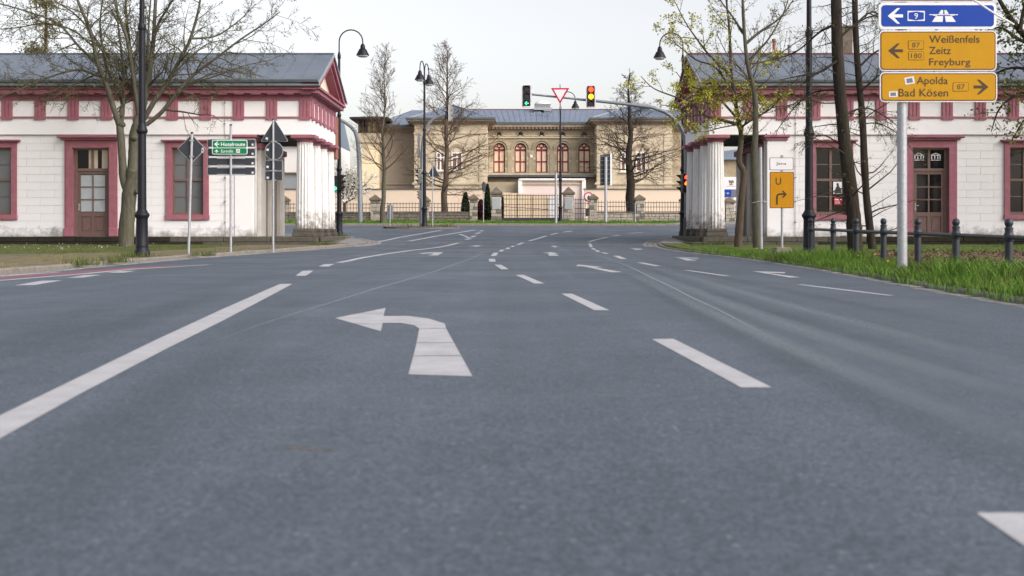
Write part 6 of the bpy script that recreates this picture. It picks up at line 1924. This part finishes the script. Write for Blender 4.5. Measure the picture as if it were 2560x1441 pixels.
shade_tree(72, 23.0, 31.0, 11.0, 'taller unseen leafing tree added to shade the right gatehouse')
shade_tree(73, 21.5, 19.0, 12.0, 'leafing tree beside the footpath, outside the right edge')
shade_tree(74, 26.0, 8.0, 12.5, 'leafing tree right of the camera, outside the picture')
# ---- bare trees by the garden fence
def bare(seed, base, top, Y, r0, label, spread, n, up, last=2, zb=None, loff=.22, leaf=None, name='bare_tree', bark='bark_brown', twig='twig_brown', kids=(0, 7, 4), trop=.05, taper=.75, rmin=.011):
    T = Tree(seed)
    b = at(base[0], base[1], Y); tp = at(top[0], top[1], Y)
    if zb is not None: b.z = zb
    H = tp.z - b.z
    pts = [b.lerp(tp, i / 12) + Vector((T.r.gauss(0, .05), T.r.gauss(0, .05), 0)) * (i > 0) for i in range(13)]
    rad = [max(.02, r0 * (1 - .93 * i / 12)) for i in range(13)]
    T.tube(pts, rad, 0)
    for k in range(n):
        t = loff + (1 - loff) * ((k + T.r.random()) / n) ** .9
        f = t * 12; i = min(int(f), 11)
        p = pts[i].lerp(pts[i + 1], f - i)
        a = T.r.uniform(0, 2 * math.pi)
        el = R(up[0] + (up[1] - up[0]) * t + T.r.uniform(-10, 10))
        d = Vector((math.cos(a) * math.cos(el), math.sin(a) * math.cos(el), math.sin(el)))
        L = spread(t) * T.r.uniform(.75, 1.15)
        T.grow(p, d, L, max(.014, min(rad[i] * .42, L * .016)), 1 if k % 3 else 1, last, trop, kids, (28, 58), .13, .42, rmin)
    T.t[1] = T.t[1]
    return T.build(name, (b.x, b.y, b.z), label, bark, twig, leaf, .04, 1, group='bare trees along the garden fence', lspread=.05)
bare(31, (958, 562), (962, 155), 73.6, .17, 'bare slender tree with pale trunk on the far verge', lambda t: 3.2 * (1 - .6 * t), 42, (25, 68), loff=.30, bark='bark_grey', kids=(0, 10, 5), last=3, zb=g(73.6), rmin=.009)
bare(32, (1112, 545), (1118, 125), 79.5, .24, 'bare tree with dark broad trunk beside the evergreen', lambda t: 3.9 * (1 - t) + .9, 60, (-4, 60), loff=.16, trop=.02, kids=(0, 11, 5), last=3, zb=g(79), rmin=.010)
bare(33, (1578, 545), (1573, 180), 79.5, .36, 'wide spreading bare tree with conical trunk right of the gate', lambda t: 5.6 * (1 - t) ** 1.15 + .35, 64, (0, 38), loff=.25, trop=.012, kids=(0, 12, 5), last=3, zb=g(79), twig='twig_dark', bark='bark_dark', rmin=.010)
# blossoming tree beyond the left portico corner
T = Tree(35)
bp_ = at(862, 545, 84)
for k in range(16):
    a = T.r.uniform(0, 6.28); el = R(T.r.uniform(20, 75))
    T.grow(bp_ + Vector((0, 0, 1.0)), Vector((math.cos(a) * math.cos(el), math.sin(a) * math.cos(el), math.sin(el))), T.r.uniform(2.2, 3.4), .05, 0 if k < 4 else 1, 2, .03, (6, 6, 4), (30, 60), .14, .45, .009)
T.tube([bp_ - Vector((0, 0, .4)), bp_ + Vector((0, 0, 1.1))], [.14, .11], 0)
T.build('blossom_tree', (bp_.x, bp_.y, bp_.z), 'white blossoming tree beyond the left portico corner', 'bark_brown', 'twig_brown', 'blossom', .075, 6, lspread=.12, cluster=3, leaf_from=.05)
# pine behind the left roof
T = Tree(36)
b = at(115, 590, 62)
pts = [b + Vector((0, 0, 1.1 * i)) for i in range(12)]
T.tube(pts, [.25 - .018 * i for i in range(12)], 0)
for k in range(34):
    t = T.r.uniform(.45, 1); p = b + Vector((0, 0, 12 * t)); a = T.r.uniform(0, 6.28)
    T.grow(p, Vector((math.cos(a), math.sin(a), .15)), 2.3 * (1.25 - t), .05, 1, 2, .02, (0, 9, 5), (30, 60), .14, .45, .012)
T.build('pine_tree', (b.x, b.y, b.z), 'brownish green pine rising behind the left gatehouse roof', 'bark_brown', 'twig_brown', 'leaf_pine', .13, 7, lspread=.2, leaf_w=.25, cluster=2, leaf_from=.05)
# evergreens at the fence
def bush(name, x0, x1, ytop, Y, label, m, seed, n=1600, size=.09, cone=True, zb=None):
    rg = np.random.default_rng(seed)
    cx = (sx(x0, Y) + sx(x1, Y)) / 2; w = (sx(x1, Y) - sx(x0, Y)) / 2
    zb = g(Y) + .05 if zb is None else zb
    H = sz(ytop, Y) - zb
    r = thing(name, (cx, Y, zb), label, 'bush')
    t = rg.uniform(0, 1, n) ** .8; a = rg.uniform(0, 2 * math.pi, n)
    prof = (np.clip(1.02 - t, 0, 1) ** .55 * np.clip(.72 + t * 1.5, 0, 1)) if cone else np.clip(1.05 - t ** 6, 0, 1)
    rr_ = w * prof * rg.uniform(.75, 1.08, n)
    C = np.stack([cx + rr_ * np.cos(a), Y + rr_ * np.sin(a), zb + H * t], 1)
    MB().tube([(cx, Y, zb - .1), (cx, Y, zb + H * .9)], [.06, .02], 6).build('trunk', 'bark_dark', r)
    MB().lathe([(w * .62 * float(np.interp(q, [0, .2, .6, 1], [.7, 1, .75, .05] if cone else [1, 1, 1, .8])), H * q * .93) for q in np.linspace(0, 1, 7)], (cx, Y, zb), 10).build('inner_foliage', m, r, smooth=True)
    leaves('foliage', C, size, m, r, rg, .5)
bush('thuja', 1150, 1177, 482, 78.6, 'dark conical evergreen beside the fence pier', 'leaf_dark', 41)
bush('ivy_bush', 1208, 1229, 462, 78.6, 'dark evergreen bush left of the gate pier', 'leaf_dark', 42)
bush('red_bush', 1193, 1212, 500, 78.4, 'reddish dark bush between the fence piers', 'leaf_red', 43, cone=False)
bush('ivy_bush', 1250, 1259, 490, 78.0, 'thin dark ivy climbing behind the right side of the gate pier', 'leaf_dark', 44, n=700, cone=False)

# ================================================================== GRASS
def inside(poly, P):
    x, y = P[:, 0], P[:, 1]; r = np.zeros(len(P), bool); n = len(poly)
    for i in range(n):
        x1, y1 = poly[i]; x2, y2 = poly[(i + 1) % n]
        c = ((y1 > y) != (y2 > y)) & (x < (x2 - x1) * (y - y1) / (y2 - y1 + 1e-12) + x1)
        r ^= c
    return r
def noise2(P, f, seed):
    rg = np.random.default_rng(seed); v = np.zeros(len(P))
    for _ in range(7):
        k = rg.normal(0, f, 2); v += np.sin(P @ k + rg.uniform(0, 6.28))
    return v / 7 * 2
def grass(poly, n, hmin, hmax, w, m, label, seed, dz=KH, patch=None, hfun=None, name='grass'):
    rg = np.random.default_rng(seed)
    lo = np.min(poly, 0); hi = np.max(poly, 0)
    P = rg.uniform(lo, hi, (n, 2)); P = P[inside(poly, P)]
    if patch:
        f, thr = patch
        P = P[noise2(P, f, seed + 5) + rg.normal(0, .25, len(P)) > thr]
    k = len(P)
    z = np.interp(P[:, 1], _gy, _gz) + dz - .02
    h = rg.uniform(hmin, hmax, k) * (1 + .45 * noise2(P, 2.2, seed + 9))
    h = np.clip(h, hmin * .5, None)
    if hfun is not None: h = h * hfun(P)
    a = rg.uniform(0, 2 * math.pi, k); la = rg.uniform(0, 2 * math.pi, k); ln = h * rg.uniform(.1, .75, k)
    ww = w * rg.uniform(.6, 1.3, k)
    u = np.stack([np.cos(a), np.sin(a), np.zeros(k)], 1) * ww[:, None]
    l = np.stack([np.cos(la) * ln, np.sin(la) * ln, np.zeros(k)], 1)
    b = np.stack([P[:, 0], P[:, 1], z], 1); up = np.zeros((k, 3)); up[:, 2] = 1
    m1 = b + l * .35 + up * (h * .58)[:, None]; tp = b + l + up * (h * .95)[:, None]
    V = np.stack([b - u, b + u, m1 + u * .7, m1 - u * .7, tp + u * .1, tp - u * .1], 1).reshape(-1, 3)
    i = np.arange(k)[:, None] * 6
    Q = np.concatenate([i + np.array([[0, 1, 2, 3]]), i + np.array([[3, 2, 4, 5]])], 0)
    return tag(fast_mesh(name, V, Q, m, None), label, 'grass', kind='stuff')
def band(line, d0, d1, y0, y1):
    a = [p for p in offset(line, d0) if y0 <= p[1] <= y1]; b = [p for p in offset(line, d1) if y0 <= p[1] <= y1]
    return a + b[::-1]
vr = band(KRs, -.02, -1.35, 7, 38)
fall = lambda P: np.clip((34 - P[:, 1]) / 12, .35, 1.0) * np.where(noise2(P, 1.1, 77) > .25, 1.6, .85)
grass(vr, 56000, .05, .17, .0055, 'grass_green', 'tall fresh green grass along the right kerb', 51, dz=.05, hfun=fall)
grass(vr, 22000, .04, .15, .0055, 'grass_mid', 'yellowish grass mixed along the right kerb', 52, dz=.05, hfun=fall)
grass(band(KRs, .10, -.35, 7, 33), 14000, .05, .16, .005, 'grass_green', 'grass tufts overhanging the right kerb stones', 58, dz=.04)
grass([(5.2, 26), (24, 30.5), (24, 38.6), (5.3, 38.4)], 45000, .02, .06, .007, 'grass_green', 'short grass before the plinth of the right gatehouse', 53, patch=(.9, -.35))
grass([(-24, 23), (-12, 27), (-9.2, 31), (-8.6, 35.5), (-8.4, 38.4), (-24, 38.4)], 60000, .015, .05, .007, 'grass_mid', 'short green lawn before the left gatehouse', 54, patch=(.8, -.3))
grass(band(KLs, .16, 3.2, 15, 39), 30000, .008, .028, .006, 'grass_dry', 'dry trampled grass beside the left kerb', 55, patch=(1.6, -.1))
grass(band(KLs, .10, 1.6, 15, 39), 7000, .015, .05, .006, 'grass_mid', 'green tufts beside the left kerb', 56, patch=(1.9, .45))
grass([(5.6, 8), (7.2, 8), (9, 26), (5.9, 27)], 14000, .02, .07, .006, 'grass_mid', 'thin low grass around the railing posts', 60, patch=(1.5, -.2))
grass([(-30, YF + .3), (9, YF + .3), (12, 76.4), (-30, 76.4)], 42000, .05, .16, .016, 'grass_green', 'green verge in front of the stone fence', 57, dz=.09, patch=(.8, -.7))
grass([(-6.1, 58.5), (-2.9, 58.5), (-2.9, 60.2), (-6.1, 60.2)], 700, .05, .16, .010, 'grass_mid', 'weeds on the traffic island', 59, dz=.08, patch=(2.5, .2))
# weeds at lamp foot, kerb and steps
def tuft(x, y, n, h, seed, m='grass_green', dz=KH, rad=.14):
    rg = np.random.default_rng(seed)
    return [(x + rg.normal(0, rad), y + rg.normal(0, rad)) for _ in range(n)]
spots = [(-7.73, 24.85), (-7.0, 19.5), (-7.05, 21.3), (-6.9, 26.7), (-6.3, 38.4), (-6.0, 38.3), (-6.75, 47.4), (-6.6, 39.0), (6.1, 38.3), (6.6, 38.2), (6.2, 25.4), (5.0, 23.0), (-8.0, 25.1)]
P = np.array([p for i, (x, y) in enumerate(spots) for p in tuft(x, y, 130, .1, 80 + i)])
rg = np.random.default_rng(3); k = len(P)
h = rg.uniform(.05, .16, k); a = rg.uniform(0, 6.28, k); ln = h * rg.uniform(.2, 1.0, k); la = rg.uniform(0, 6.28, k)
b = np.stack([P[:, 0], P[:, 1], np.interp(P[:, 1], _gy, _gz) + KH - .03], 1)
u = np.stack([np.cos(a), np.sin(a), np.zeros(k)], 1) * .008
tp = b + np.stack([np.cos(la) * ln, np.sin(la) * ln, h], 1)
V = np.stack([b - u, b + u, tp + u * .3, tp - u * .3], 1).reshape(-1, 3)
tag(fast_mesh('weeds', V, np.arange(k * 4).reshape(-1, 4), 'grass_mid', None), 'weed tufts at the kerbs, lamp feet and portico steps', 'weeds', kind='stuff')
# daisies and dandelions
def flowers(name, poly, n, size, m, label, seed, dz, patch=None):
    rg = np.random.default_rng(seed); lo = np.min(poly, 0); hi = np.max(poly, 0)
    P = rg.uniform(lo, hi, (n, 2)); P = P[inside(poly, P)]
    if patch: P = P[noise2(P, patch[0], seed) > patch[1]]
    C = np.stack([P[:, 0], P[:, 1], np.interp(P[:, 1], _gy, _gz) + dz + rg.uniform(0, .05, len(P))], 1)
    o = leaves(name, C, size, m, None, rg, .9)
    tag(o, label, 'flowers', kind='stuff')
OFF['__none'] = Vector((0, 0, 0))
flowers('daisies', [(-20, 26), (-10.5, 28.5), (-10, 36), (-20, 38)], 500, .013, 'daisy', 'white daisies sprinkled on the left lawn', 61, KH + .05, (.7, -.1))
flowers('dandelions', band(KRs, -.2, -1.5, 9, 34), 40, .016, 'dandelion', 'yellow dandelions in the right verge', 62, KH + .08)
# fallen leaves on the trodden ground
flowers('leaf_litter', [(6.9, 18), (8.3, 30), (20, 31), (20, 20)], 6000, .03, 'leaf_litter', 'brown leaf litter on the trodden ground behind the railing', 63, KH + .0)
